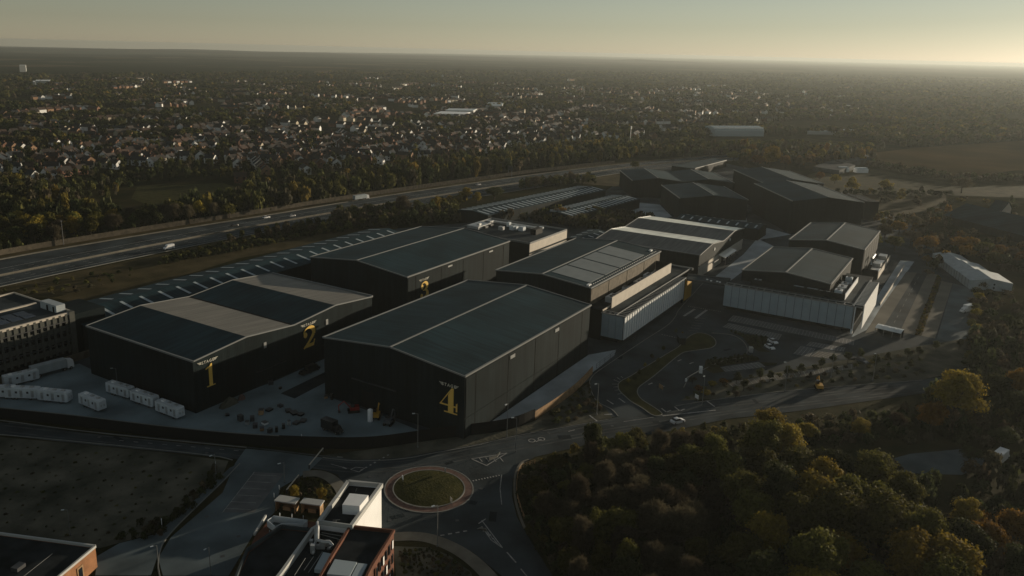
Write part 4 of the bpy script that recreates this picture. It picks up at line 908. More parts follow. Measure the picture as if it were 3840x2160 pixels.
# two timber kiosks
zk = zb
for k, (pts, lab) in enumerate((([(490, 570), (745, 610), (795, 540), (560, 500)], 'open-fronted timber kiosk nearer the car park, flat pale roof'), ([(840, 600), (1085, 635), (1130, 570), (890, 540)], 'open-fronted timber kiosk beside the white tower, flat pale roof'))):
    q = [Vector(zk(*p)) for p in pts]; t = thing('kiosk', lab, 'kiosk', (*q[0], 0), 'twin timber kiosks')
    mb = MB()
    for a, b in ((1, 2), (2, 3), (3, 0)): mb.rib([q[a], q[b]], .15, .1, 2.5)
    mb.build('wall', M_wood, t); MB().prism([c+(c-(q[0]+q[2])/2).normalized()*.35 for c in q], 2.5, 2.75).build('roof', M_coping, t)
    for s in (.3, .62): MB().tube([(*(q[0].lerp(q[1], s)+(q[2]-q[1])*.3), 2.2), (*(q[0].lerp(q[1], s)+(q[2]-q[1])*.3), 2.45)], .16, 8).build('pendant_lamp', M_white, t)
    MB().ob(*((q[0]+q[2])/2), 1.8, .7, .1, 1.0, math.atan2((q[1]-q[0]).y, (q[1]-q[0]).x)).build('counter', M_wood, t)

# right: white event tents
zt = Z(3200, 640)
A = Vector(zt(990, 1000)); B = Vector(zt(1440, 1300)); u = (B-A).normalized(); n_ = Vector((-u.y, u.x)); ang = math.atan2(u.y, u.x)
def tent(o, u, n, L, w, h, label, group):
    t = thing('event_tent', label, 'tent', (*o, 0), group)
    T = lambda s, q, z: tuple(o+u*s+n*q)+(z,)
    mb = MB(); mb.face(T(0, 0, 0), T(L, 0, 0), T(L, 0, h), T(0, 0, h)); mb.face(T(L, w, 0), T(0, w, 0), T(0, w, h), T(L, w, h))
    mb.face(T(0, w, 0), T(0, 0, 0), T(0, 0, h), T(0, w/2, h+1.4), T(0, w, h)); mb.face(T(L, 0, 0), T(L, w, 0), T(L, w, h), T(L, w/2, h+1.4), T(L, 0, h)); mb.build('wall', M_tent, t)
    mb = MB(); mb.face(T(-.1, -.1, h+.02), T(L+.1, -.1, h+.02), T(L+.1, w/2, h+1.46), T(-.1, w/2, h+1.46)); mb.face(T(L+.1, w+.1, h+.02), T(-.1, w+.1, h+.02), T(-.1, w/2, h+1.46), T(L+.1, w/2, h+1.46)); mb.build('roof', M_tent, t)
    mb = MB()
    for k in range(int(L/4)+1): mb.bar(T(min(k*4, L), -.05, 0), T(min(k*4, L), -.05, h), .15)
    mb.build('frame_post', M_steel, t); return t, T
p0 = Vector(zt(885, 1010)); p1 = Vector(zt(1310, 1340)); uu = (p1-p0).normalized(); nn2 = Vector((-uu.y, uu.x)); L = (p1-p0).length
for k, lab in enumerate(('far section of the row of white event tents right of the car strips', 'middle section of the row of white event tents right of the car strips', 'near section of the row of white event tents, two round vents in its end')):
    w_ = 13+2.2*k; t, T = tent(p0+uu*(L*k/3+.3)-nn2*0, uu, nn2, L/3-.6, w_, 3.6+.2*k, lab, 'row of white event tents')
for z in (1.3, 2.9): MB().tube([(*(p0+uu*(L-.28)+nn2*10), z), (*(p0+uu*(L-.1)+nn2*10), z)], .4, 10).build('vent', M_seam, t)
# barn, right edge
t = thing('barn', 'big dark barn at the right edge with a small sunlit gable', 'barn', (590, 20, 0))
q = [P(2378, 556, 5), P(2378, 558), P(2520, 596)]
A = Vector(P(2376, 560)); B = Vector(P(2540, 604)); u = (B-A).normalized(); n_ = Vector((-u.y, u.x)); n_ = n_ if n_.x > 0 else -n_
T = lambda s, q, z: (*(A+u*s+n_*q), z)
L = (B-A).length*1.35
mb = MB(); mb.face(T(0, 0, 0), T(L, 0, 0), T(L, 0, 5), T(0, 0, 5)); mb.face(T(0, 30, 0), T(0, 0, 0), T(0, 0, 5), T(0, 15, 12), T(0, 30, 5)); mb.face(T(L, 0, 0), T(L, 30, 0), T(L, 30, 5), T(L, 15, 12), T(L, 0, 5)); mb.face(T(L, 30, 0), T(0, 30, 0), T(0, 30, 5), T(L, 30, 5)); mb.build('wall', M_clad_x, t)
mb = MB(); mb.face(T(-1, -1, 4.7), T(L+1, -1, 4.7), T(L+1, 15, 12.2), T(-1, 15, 12.2)); mb.face(T(L+1, 31, 4.7), T(-1, 31, 4.7), T(-1, 15, 12.2), T(L+1, 15, 12.2)); mb.build('roof', M_roof_x, t)
c = Vector(P(2532, 531, 7)); nv_ = Vector((-.55, -.83)); tv = Vector((.83, -.55))
G3 = lambda s, q, z: (*(c+tv*s-nv_*q), z)
mb = MB(); mb.add([G3(-4.5, 0, 0), G3(4.5, 0, 0), G3(4.5, 0, 8.6), G3(1, 0, 12.6), G3(-4.5, 0, 7.4), G3(-4.5, 9, 0), G3(4.5, 9, 0), G3(4.5, 9, 8.6), G3(1, 9, 12.6), G3(-4.5, 9, 7.4)], [(0, 1, 2, 3, 4), (9, 8, 7, 6, 5), (1, 6, 7, 2), (5, 0, 4, 9)]); mb.build('gable_wall', M_screen, t)
mb = MB(); mb.add([G3(5, -.3, 8.3), G3(5, 9, 8.3), G3(1, 9, 12.9), G3(1, -.3, 12.9), G3(-5, -.3, 7.2), G3(-5, 9, 7.2)], [(0, 1, 2, 3), (3, 2, 5, 4)]); mb.build('gable_roof', M_roof_x, t)
t = thing('farm_building', 'low grey farm sheds under the yellow tree beyond the far halls', 'shed', (*P(2150, 430), 0))
MB().prism(PP((2045, 430), (2090, 412), (2150, 425), (2110, 440)), 0, 4).build('wall', M_deck, t); MB().prism(PP((2100, 415), (2180, 400), (2190, 412), (2120, 422)), 0, 5).build('wall', M_deck, t)
for (x, y, w_, lab) in ((2120, 432, 9, 'small white box van-sized cabin by the farm sheds'), (2165, 434, 11, 'white gabled cottage beside the farm sheds')):
    c = P(x, y); t = thing('cottage', lab, 'cottage', (*c, 0)); MB().ob(*c, w_, 6, 0, 3.6, -.9).build('wall', M_white, t); MB().ob(*c, w_*.9, 4, 3.6, 4.6, -.9).build('roof', M_whitebox, t)
# white curved-roof hall beyond the motorway
t = thing('sports_hall', 'long white barrel-roofed hall beyond the motorway trees', 'sports hall', (*P(1858, 345), 0))
A = Vector(P(1797, 343)); B = Vector(P(1921, 343)); u = (B-A).normalized(); L = (B-A).length; n_ = Vector((-u.y, u.x)); n_ = n_ if n_.x > 0 else -n_
T = lambda s, q, z: (*(A+u*s+n_*q), z)
prof = [(0, 0), (0, 7)]+[(15-15*math.cos(R(a)), 7+5*math.sin(R(a))) for a in range(15, 181, 15)]+[(30, 0)]
mb = MB(); k = len(prof)
mb.add([T(0, q, z) for q, z in prof]+[T(L, q, z) for q, z in prof], [(i, i+1, k+i+1, k+i) for i in range(k-1)]+[tuple(range(k))[::-1], tuple(range(k, 2*k))]); mb.build('shell', M_sky, t)
for j in range(17): MB().ob(*(A+u*((j+.5)*L/17)+n_*2.2), 3.0, 1.6, 9.5, 11.3, math.atan2(u.y, u.x)).build('rooflight', M_white, t)
# glasshouses and big pale sheds in the town
def slab(name, label, cat, pts, h, mm, z=0):
    q = PP(*pts); t = thing(name, label, cat, (*q[0], 0)); MB().prism(q, 0, h).build('wall', M_coping, t); MB().prism(q, h+.02, h+.5).build('roof', mm, t); return t
slab('school', 'white flat-roofed school among the trees in mid town', 'school', [(1090, 298), (1165, 300), (1185, 294), (1110, 292)], 7, M_white)
slab('school_hall', 'white hall just behind the flat-roofed school', 'hall', [(1120, 291), (1190, 292), (1200, 287), (1130, 286)], 8, M_whitebox)
slab('warehouse', 'pale teal-roofed warehouse in the distant town', 'warehouse', [(1222, 278), (1262, 279), (1266, 270), (1225, 269)], 8, M_sky)
slab('glasshouse', 'long grey glasshouse left of the hazy fields', 'glasshouse', [(2030, 338), (2110, 340), (2160, 333), (2060, 332)], 4, M_sky)
slab('glasshouse', 'second grey glasshouse behind the long one', 'glasshouse', [(2130, 333), (2200, 337), (2205, 331), (2140, 329)], 4, M_sky)
slab('tower_block', 'pale tower block on the far left skyline', 'tower block', [(50, 181), (66, 181), (67, 178), (51, 178)], 19, M_coping)
slab('water_tower', 'tall white tower by the low white terrace, far left', 'tower', [(84, 222), (90, 222), (90, 219), (85, 219)], 13, M_white)
slab('town_hall', 'low white terrace right of the tall white tower, far left', 'building', [(90, 214), (126, 214), (128, 211), (92, 211)], 9, M_white)
for k, x in enumerate((78, 108, 126, 190, 212, 285, 505, 525, 670, 690)):
    pass
# shelter with a curved white roof
ps = [Vector(z4(235, 760)), Vector(z4(530, 830))]; u = (ps[1]-ps[0]).normalized(); n_ = Vector((-u.y, u.x)); n_ = n_ if n_.x > 0 else -n_; L = (ps[1]-ps[0]).length
t = thing('bike_shelter', 'long shelter with curved white roof and three round lights', 'shelter', (*ps[0], 0))
T = lambda s, q, z: (*(ps[0]+u*s+n_*q), z)
prof = [(0, 2.4), (.8, 3.0), (2, 3.3), (3.4, 3.3)]
mb = MB(); k = len(prof); mb.add([T(0, q, z) for q, z in prof]+[T(L, q, z) for q, z in prof], [(i, i+1, k+i+1, k+i) for i in range(k-1)]); mb.build('roof', M_whitebox, t)
for s in (0.1, L/3, 2*L/3, L-.1): MB().bar(T(s, .3, 0), T(s, .3, 2.6), .2).build('post', M_steel, t)
for s in (L*.25, L*.5, L*.75): MB().tube([T(s, 1.6, 3.2), T(s, 1.6, 3.4)], .35, 10).build('round_light', M_white, t)
MB().box(0, 0, 0, .01, .01, .01) ; mb = MB(); mb.face(T(0, 3.3, 0), T(L, 3.3, 0), T(L, 3.3, 3.2), T(0, 3.3, 3.2)); mb.build('back_wall', M_clad_x, t)

# walkway roof between the two white offices
t = thing('walkway_roof', 'flat grey walkway roof joining the two white offices over the gate', 'canopy', (*P(1770, 700), 0))
q = [(321, 100.5), (329, 103), (333, 86), (322.5, 85.5)]
MB().prism(q, 9.8, 10.4).build('roof', M_deck, t); mb = MB(); mb.bar((321, 100.6, 10.5), (322.3, 85.5, 10.5), .3, .5); mb.bar((329, 103, 10.5), (333, 86, 10.5), .3, .5); mb.build('edge_beam', M_darksteel, t)
for x, y in ((325.5, 93.5), (324.5, 91.6), (325, 89.2), (324.6, 88)): MB().tube([(x, y, 10.4), (x, y, 10.75)], .45, 10).build('roof_light', M_white, t)

# hoarding along the street, garden fences
hb = smooth_path(PP((-60, 1046), (0, 1052), (200, 1073), (400, 1098), (600, 1118), (800, 1128), (940, 1127), (1100, 1105), (1270, 1082), (1345, 1056)), 6)
t = thing('hoarding', 'long black hoarding round the front of the studio yard', 'hoarding', (*hb[0], 0))
n = 0
for a, b in zip(hb, hb[1:]): MB().rib([a, b], .12, 0, 3.3).build('hoarding_panel', M_hoard, t)
mb = MB(); mb.rib(offset(hb, -.15)[:28], .1, 3.15, 3.35); mb.build('top_rail', M_steel, t)
hf = smooth_path(PP((1345, 1056), (1400, 1020), (1450, 982), (1490, 940)), 6)
t = thing('timber_fence', 'sunlit timber fence running up beside the concrete apron', 'fence', (*hf[0], 0))
for a, b in zip(hf, hf[1:]): MB().rib([a, b], .12, 0, 2.6).build('fence_panel', M_wood, t)
hg = smooth_path(PP((1500, 928), (1560, 885), (1600, 855)), 5)
t = thing('mesh_fence', 'thin grey mesh fence along the kerb below the white strip office', 'fence', (*hg[0], 0))
for a in hg: MB().bar((*a, 0), (*a, 1.8), .08).build('fence_post', M_darksteel, t)
mb = MB(); 
for a, b in zip(hg, hg[1:]):
    for z in (.3, 1.0, 1.75): mb.bar((*a, z), (*b, z), .05)
mb.build('fence_rail', M_darksteel, t)
ep = [p for p in smooth_path(PP((1345, 1166), (1310, 1180), (1300, 1215), (1302, 1255), (1318, 1305)), 5)]
t = thing('post_fence', 'low rail fence along the inside of the wood by the roundabout', 'fence', (*ep[0], 0))
for a in ep: MB().bar((*a, 0), (*a, 1.1), .1).build('fence_post', M_wood, t)
mb = MB()
for a, b in zip(ep, ep[1:]): mb.bar((*a, 1.0), (*b, 1.0), .08); mb.bar((*a, .55), (*b, .55), .08)
mb.build('fence_rail', M_wood, t)

# ================================================================== vehicles
CP = {k: mat('car paint '+k, c, 0.3, 0.5) for k, c in {'white': (.72, .73, .74), 'silver': (.35, .36, .37), 'black': (.015, .016, .018), 'grey': (.10, .11, .12), 'blue': (.03, .06, .14), 'red': (.25, .025, .02), 'yellow': (.55, .30, .03)}.items()}
M_tyre = mat('tyre rubber', (.015, .015, .015), .9, .1); M_lamp = mat('lamp lens', (.6, .6, .55), .2, .6); M_tail = mat('tail lens', (.3, .02, .02), .3, .5)
def wheels(t, xs, y, r, w):
    for x in xs:
        for s in (-1, 1):
            o = MB().tube([(x, s*y-w/2, r), (x, s*y+w/2, r)], r, 12).build('wheel', M_tyre, t); MB().tube([(x, s*(y+w/2)-.01, r), (x, s*(y+w/2)+.02, r)], r*.55, 8).build('rim', M_steel, o)
def sect(mb, secs):
    """loft of rectangular sections (x, halfwidth, z0, z1, halfwidth top)"""
    vs = []; fs = []
    for x, hw, z0, z1, ht in secs: vs += [(x, -hw, z0), (x, hw, z0), (x, ht, z1), (x, -ht, z1)]
    for i in range(len(secs)-1):
        for j in range(4): fs.append((i*4+j, i*4+(j+1) % 4, (i+1)*4+(j+1) % 4, (i+1)*4+j))
    n = len(secs); fs += [(3, 2, 1, 0), (n*4-4, n*4-3, n*4-2, n*4-1)]
    return mb.add(vs, fs)
def make_car(paint, label, estate=False):
    t = thing('car', label, 'car', (0, 0, 0))
    sect(MB(), [(-2.15, .78, .4, .75, .70), (-2.05, .86, .25, .92, .80), (-1.2, .9, .2, .96, .84), (0.9, .9, .2, .92, .82), (1.9, .86, .22, .76, .74), (2.2, .70, .35, .62, .60)]).build('body', paint, t)
    b = -1.9 if estate else -1.5
    sect(MB(), [(b, .78, .93, 1.0, .74), (b+.45, .78, .93, 1.42, .62), (.15, .78, .93, 1.45, .62), (1.0, .76, .9, .96, .72)]).build('cabin_glass', M_glass, t)
    sect(MB(), [(b+.4, .60, 1.40, 1.46, .58), (-.4, .62, 1.43, 1.52, .60), (.2, .60, 1.43, 1.49, .58)]).build('roof', paint, t)
    wheels(t, (-1.35, 1.35), .78, .32, .2)
    for s in (-1, 1): MB().box(2.06, s*.55-.16, .55, 2.16, s*.55+.16, .68).build('headlight', M_lamp, t); MB().box(-2.14, s*.6-.14, .6, -2.06, s*.6+.14, .78).build('tail_light', M_tail, t)
    return t
def make_van(paint, label, box=False):
    t = thing('van', label, 'van', (0, 0, 0))
    if box:
        sect(MB(), [(1.2, .95, .45, 2.2, .85), (2.2, .95, .45, 2.1, .85), (2.8, .92, .45, 1.2, .86), (3.4, .85, .5, 1.0, .8)]).build('cab', paint, t)
        MB().box(-3.2, -1.1, .7, 1.15, 1.1, 3.2).build('box_body', paint, t)
        sect(MB(), [(2.15, .88, 1.3, 2.05, .82), (2.75, .90, 1.22, 1.3, .86)]).build('windscreen', M_glass, t)
        wheels(t, (-2.2, 2.2), .9, .42, .25)
    else:
        sect(MB(), [(-2.7, .92, .35, 2.25, .82), (-2.6, .96, .3, 2.4, .85), (1.0, .96, .3, 2.4, .85), (1.9, .94, .3, 1.35, .86), (2.7, .85, .35, 1.0, .78)]).build('body', paint, t)
        sect(MB(), [(1.05, .88, 1.4, 2.28, .8), (1.88, .90, 1.32, 1.4, .86)]).build('windscreen', M_glass, t)
        wheels(t, (-1.7, 1.7), .85, .38, .22)
    for s in (-1, 1): MB().box(2.66 if not box else 3.36, s*.6-.15, .7, 2.74 if not box else 3.44, s*.6+.15, .88).build('headlight', M_lamp, t)
    return t
def make_lorry(label):
    t = thing('lorry', label, 'lorry', (0, 0, 0))
    sect(MB(), [(5.4, 1.2, .6, 3.4, 1.1), (7.2, 1.2, .6, 3.0, 1.1), (7.4, 1.15, .6, 1.8, 1.1)]).build('cab', CP['white'], t)
    MB().box(-5, -1.27, 1.1, 5.2, 1.27, 3.7).build('trailer', M_tent, t); MB().box(7.22, -1.0, 1.9, 7.32, 1.0, 2.8).build('windscreen', M_glass, t)
    wheels(t, (-4.2, -3.0, 4.4, 6.4), 1.05, .5, .35)
    return t
def head(a, b): return math.atan2(b[1]-a[1], b[0]-a[0])
def mw(x, y): # heading of the motorway near a spot
    p = Vector(P(x, y)); i = min(range(1, len(central)-1), key=lambda i: (Vector(central[i])-p).length)
    return head(central[i-1], central[i+1])
protos = {}
def put(kind, paint, x, y, rz, label, group=None, pt=None):
    key = (kind, paint)
    loc = pt or P(x, y)
    z = .12
    if key not in protos:
        t = {'car': lambda: make_car(CP[paint], label), 'estate': lambda: make_car(CP[paint], label, True), 'van': lambda: make_van(CP[paint], label), 'boxvan': lambda: make_van(CP[paint], label, True), 'lorry': lambda: make_lorry(label)}[kind]()
        t.location = (*loc, z); t.rotation_euler = (0, 0, rz); protos[key] = t
        if group: t['group'] = group
        return t
    return dup(protos[key], (*loc, z), rz, label, group)
GM = 'vehicles on the motorway'
put('van', 'white', 425, 627, mw(425, 627)+math.pi, 'white van alone on the near carriageway of the motorway, left', GM)
put('estate', 'white', 670, 549, mw(670, 549), 'white car on the far carriageway above the double stage', GM)
put('estate', 'silver', 735, 545, mw(735, 545), 'silver car just ahead of the white one on the far carriageway', GM)
put('car', 'black', 590, 569, mw(590, 569), 'black car on the far carriageway, leftmost of three cars', GM)
put('car', 'white', 866, 539, mw(866, 539)+math.pi, 'white car on the near carriageway beside the roadside shrubs', GM)
put('lorry', 'white', 905, 504, mw(905, 504), 'white lorry on the far carriageway', GM)
put('car', 'grey', 786, 556, mw(786, 556)+math.pi, 'grey car on the near carriageway above the bushes', GM)
put('car', 'silver', 1203, 466, mw(1203, 466), 'small silver car far along the motorway by the long barrier', GM)
put('car', 'white', 1155, 494, mw(1155, 494)+math.pi, 'white car on the near carriageway behind the yellow tree', GM)
put('car', 'white', 1704, 1064, head(P(1680, 1072), P(1730, 1060)), 'white car driving past the site entrance junction')
put('car', 'white', 1936, 877, head(P(1925, 870), P(1952, 884)), 'nearer of two white cars parked side by side in the bays')
put('car', 'white', 1944, 863, head(P(1933, 856), P(1960, 870)), 'farther of two white cars parked side by side in the bays')
put('boxvan', 'white', 2431, 786, head(P(2455, 783), P(2412, 790)), 'white box van parked in the right-hand yard by the dark hedge')
put('estate', 'grey', 2168, 912, head(P(2150, 905), P(2185, 920)), 'grey estate car parked among the roadside bays')
put('boxvan', 'white', 2518, 1160, head(P(2500, 1172), P(2540, 1140)), 'white box van half lost in the dark trees at the right edge')
put('estate', 'black', 768, 941, head(P(750, 948), P(790, 932)), 'black estate car parked by the wall of the double stage')
put('van', 'black', 786, 934, head(P(768, 942), P(805, 926)), 'black van parked behind the black estate car')
put('boxvan', 'black', 836, 1086, head(P(808, 1074), P(868, 1096)), 'long black truck standing alone on the concrete yard')
# ---- facility trailers in the yard
def make_trailer(label, L=10.0, roof_kit=True):
    t = thing('trailer', label, 'trailer', (0, 0, 0))
    sect(MB(), [(-L/2, 1.2, .7, 3.3, 1.15), (-L/2+.1, 1.25, .6, 3.45, 1.2), (L/2-.4, 1.25, .6, 3.45, 1.2), (L/2, 1.15, .8, 3.2, 1.1)]).build('body', M_whitebox, t)
    for k in range(3):
        x = -L/2+1.6+k*(L-3)/2
        MB().box(x-.4, -1.28, .9, x+.4, -1.2, 2.9).build('door', M_plant, t)
    for k in range(2): MB().box(-L/2+3.2+k*(L-3)/2, -1.29, 2.0, -L/2+3.8+k*(L-3)/2, -1.21, 2.6).build('window', M_darksteel, t)
    for k in range(2): MB().box(L/2-.02, -.6+k*.9, 1.6, L/2+.03, -.25+k*.9, 2.2).build('window', M_plant, t)
    for k in range(3): MB().ob(-L/2+2+k*2.7, .2, 1.0, .9, 3.45, 3.7).build('roof_unit', M_plant if k else M_white, t)
    wheels(t, (-L/2+2.4, -L/2+3.4, L/2-2.2), 1.05, .42, .25)
    return t
yt = Z(240, 1100); yl = Z(0, 1340, 4.6)
GT = 'white facility trailers in the yard'
t0 = make_trailer('white trailer at the far end of the row of three along the dark wall', 9.6)
t0['group'] = GT
def tr(a, b, label=None, first=False):
    a, b = Vector(a), Vector(b); c = (a+b)/2; rz = head(a, b)
    if first: t0.location = (*c, .05); t0.rotation_euler = (0, 0, rz); return t0
    return dup(t0, (*c, .05), rz, label, GT)
tr(yt(530, 1120), yt(760, 1190), first=True); tr(yt(800, 1215), yt(1040, 1295), 'white trailer in the middle of the row of three along the dark wall'); tr(yt(1080, 1330), yt(1330, 1425), 'white trailer nearest the street in the row of three along the dark wall')
tr(yt(210, 1245), yt(450, 1345), 'white trailer with two round roof lights, standing alone behind the hoarding')
tr(yl(660, 730), yl(1260, 790), 'long white trailer, right end of the angled row at the left edge'); tr(yl(180, 700), yl(640, 715), 'white trailer in the middle of the angled row at the left edge'); tr(yl(-180, 690), yl(140, 690), 'white trailer cut by the left edge of the picture')
tr(yl(140, 500), yl(600, 390), 'white trailer with a rounded nose, parked below the finned office')
put('lorry', 'white', 0, 0, head(yl(700, 330), yl(1000, 250)), 'white box lorry parked below the finned office', pt=((Vector(yl(700, 320))+Vector(yl(980, 260)))/2)[:])
# ---- heaps, plant and clutter in the yard
yd = Z(560, 1360, 3.6233)
def heap(name, label, pts, h, mm, seed):
    rr = random.Random(seed); c = sum((Vector(p) for p in pts), Vector((0, 0)))/len(pts); t_ = MB(); rings = 5; n = 12
    ring = [Vector(p) for p in smooth_path(pts, 3, True)]; vs = []; fs = []; n = len(ring)
    for k in range(rings):
        f = 1-k/rings
        for p in ring: q = c+(p-c)*f*(1+rr.uniform(-.1, .1)); vs.append((q.x, q.y, .03+h*(1-f**1.6)+rr.uniform(-.1, .1)*h*(k > 0)))
    for k in range(rings-1): fs += [(k*n+i, k*n+(i+1) % n, (k+1)*n+(i+1) % n, (k+1)*n+i) for i in range(n)]
    fs.append(tuple(range((rings-1)*n, rings*n)))
    o = t_.add(vs, fs).build(name, mm, shift=(c.x, c.y, 0)); return tag(o, label, 'heap')
heap('soil_heap', 'heap of tan soil against the wall below the numeral 1', [yd(945, 600), yd(1000, 640), yd(1120, 590), yd(1210, 545), yd(1190, 500), yd(1050, 520)], 2.0, M_soil, 1)
heap('rubble_heap', 'small reddish rubble heap beside the tan soil', [yd(1210, 520), yd(1300, 500), yd(1290, 450), yd(1220, 460)], 1.2, M_red, 2)
rr = random.Random(11)
k = 0
for (x, y, d, h, mm, lab) in ((1520, 700, 1.6, 1.4, M_wood, 'timber crate in the ring of stored set pieces'), (1400, 790, 1.4, 1.2, M_darksteel, 'dark crate on the left of the ring of set pieces'), (1240, 790, 1.5, 1.6, M_darksteel, 'dark upright crate at the left tip of the ring of set pieces'), (1330, 840, 1.2, .9, M_plant, 'small grey crate near the left tip of the ring'), (1440, 880, 1.5, 1.0, M_darksteel, 'low dark crate on the near left of the ring'), (1530, 920, 1.3, .8, M_wood, 'low timber crate on the near side of the ring'), (1640, 950, 1.2, 1.1, M_darksteel, 'dark crate at the near corner of the ring'), (1730, 940, .9, 1.4, M_hoard, 'narrow black crate at the near corner of the ring'), (1825, 895, .9, 1.3, M_hoard, 'narrow black crate on the near right of the ring'), (1900, 850, .9, 1.3, M_plant, 'tall grey crate on the right of the ring'), (2000, 830, 1.8, .5, M_darksteel, 'flat dark pallet on the right of the ring'), (2090, 800, 1.8, .5, M_darksteel, 'flat dark pallet at the right tip of the ring'), (2060, 715, 1.6, .5, M_hoard, 'flat black pallet at the back right of the ring'), (1970, 695, 2.2, .5, M_hoard, 'broad flat black pallet at the back of the ring'), (1890, 665, 1.9, .5, M_hoard, 'flat black pallet at the back, left of the broad one'), (1630, 650, 1.8, .4, M_hoard, 'flat black pallet nearest the timber crate'), (1780, 600, 1.4, .6, M_darksteel, 'dark pallet standing clear beyond the ring'), (1570, 835, 1.6, .6, M_white, 'white sheet-wrapped pallet inside the ring'), (1060, 720, 1.2, .4, M_hoard, 'lone black drain cover box on the open yard'), (1650, 290, 1.8, .9, M_darksteel, 'dark skip by the wall of the double stage'), (1780, 360, .8, .6, M_hoard, 'small black box beside the asphalt patch'), (2480, 505, .7, 1.8, M_hoard, 'black upright case at the corner of the numbered 4 stage'), (2400, 480, 1.2, .7, M_wood, 'timber box at the corner of the numbered 4 stage')):
    c = yd(x, y); o = thing('crate', lab, 'crate', (*c, 0.05)); a = rr.uniform(0, 1.5)
    MB().ob(c[0], c[1], d, d*.8, .05, .05+h, a).build('body', mm, o); MB().ob(c[0], c[1], d*1.06, d*.86, .05+h, .13+h, a).build('lid', M_darksteel, o)
y4 = Z(1160, 1180)
c = y4(690, 1205); o = thing('silo', 'white cylindrical silo standing by the wall below the numeral 4 hall', 'silo', (*c, 0)); MB().tube([(*c, .05), (*c, 3.4)], .75, 14).build('tank', M_white, o); MB().tube([(*c, 3.4), (*c, 3.8)], .75, 14, .15).build('cap', M_white, o)
def digger(c, rz, paint, label):
    t = thing('digger', label, 'digger', (*c, .05))
    T = lambda x, y, z: (c[0]+x*math.cos(rz)-y*math.sin(rz), c[1]+x*math.sin(rz)+y*math.cos(rz), z)
    for s in (-1, 1): MB().ob(*T(0, s*.9, 0)[:2], 3.2, .5, .05, .8, rz).build('track', M_tyre, t)
    MB().ob(*T(-.3, 0, 0)[:2], 2.6, 1.9, .8, 1.8, rz).build('body', paint, t); cab = MB().ob(*T(.3, .5, 0)[:2], 1.1, .9, 1.8, 2.9, rz).build('cab', M_glass, t)
    MB().tube([T(.9, -.2, 1.4), T(2.6, -.2, 3.4), T(4.2, -.2, 2.2)], .18, 6).build('boom', paint, t); MB().tube([T(4.2, -.2, 2.2), T(4.0, -.2, .6)], .14, 6).build('arm', paint, t); MB().ob(*T(4.0, -.2, 0)[:2], .6, .9, .1, .7, rz).build('bucket', M_darksteel, t)
digger(y4(760, 1170), .5, CP['yellow'], 'yellow digger beside the white silo'); digger(y4(500, 1100), 2.4, CP['red'], 'dull red digger left of the white silo'); digger(y4(900, 1240), .3, CP['grey'], 'dark loader with orange arm near the foot of the numeral 4 hall')
digger(Z(2560, 1100)(1540, 1085), .4, CP['yellow'], 'yellow digger on the bank among the young roadside trees')
o = thing('crane_lorry', 'dull red crane in the dark slot between the stages', 'crane', (214, 198, 0)); MB().ob(214, 200, 8, 3, .05, 3, .3).build('body', CP['red'], o); MB().bar((214, 200, 3), (205, 206, 9.5), .8).build('boom', CP['red'], o)
o = thing('pallet_rack', 'pale plank stack catching the sun in the alley between three stages', 'stack', (258, 165, 0)); MB().ob(257, 168, 9, 2, .05, 2.6, .05).build('plank_stack', M_screen, o)

# ================================================================== lamp posts, signs
def lamp(label):
    t = thing('street_lamp', label, 'street lamp', (0, 0, 0))
    MB().tube([(0, 0, 0), (0, 0, 9.6)], .10, 7, .06).build('pole', M_steel, t); MB().bar((0, 0, 9.55), (1.1, 0, 9.75), .08).build('arm', M_steel, t); MB().box(.8, -.16, 9.68, 1.5, .16, 9.82).build('lantern', M_whitebox, t); MB().tube([(0, 0, 0), (0, 0, .5)], .2, 7).build('base', M_steel, t)
    return t
l0 = None
GL = 'street lamps along the public roads'
LP = [(1051, 1127, 'tall street lamp in front of the hoarding, beside the foot of the numeral 4 stage'), (1100, 1375, 'tall street lamp on the near rim of the roundabout footpath'), (1275, 1099, 'street lamp at the bend of the hoarding, right of the tall one'), (1297, 1138, 'thin street lamp on the kerb above the wood'), (1501, 1044, 'street lamp at the left side of the site entrance'), (2633, 1142, 'street lamp by the bank'), (1974, 985, 'street lamp on the roadside bank between young trees'), (2195, 960, 'street lamp on the bank left of the big orange tree'), (1766, 1021, 'street lamp just right of the site entrance'), (177, 1347, 'dark street lamp on the waste ground at lower left'), (400, 1440, 'dark street lamp at the bottom edge near the brick corner building'), (530, 1445, 'dark street lamp at the bottom edge of the light road'), (295, 968, 'short pale lamp post behind the row of three trailers'), (716, 1215, 'short white lamp post by the parking strip'), (543, 1193, 'white sign-topped post on the left edge of the light road'), (2090, 950, 'street lamp on the bank near the yellow digger')]
for k, (x, y, lab) in enumerate(LP):
    if x > 2576: continue
    rz = math.pi*.75+(k % 3)*.4; sc = (1, 1, .55) if k in (12, 13, 14) else (1, 1, 1)
    if k in (9, 10, 11): sc = (.8, .8, .62)
    if l0 is None: l0 = lamp(lab); l0['group'] = GL; l0.location = (*P(x, y), .05); l0.rotation_euler = (0, 0, rz)
    else: dup(l0, (*P(x, y), .05), rz, lab, GL, sc)
def board(x, y, w, h, z0, mm, label, rz=-.6):
    c = P(x, y); t = thing('sign', label, 'sign', (*c, .05))
    MB().ob(c[0], c[1], .12, w, z0, z0+h, rz).build('panel', mm, t)
    for s in (-1, 1): MB().ob(c[0]-math.sin(rz)*s*w*.4, c[1]+math.cos(rz)*s*w*.4, .09, .09, .0, z0, rz).build('post', M_steel, t)
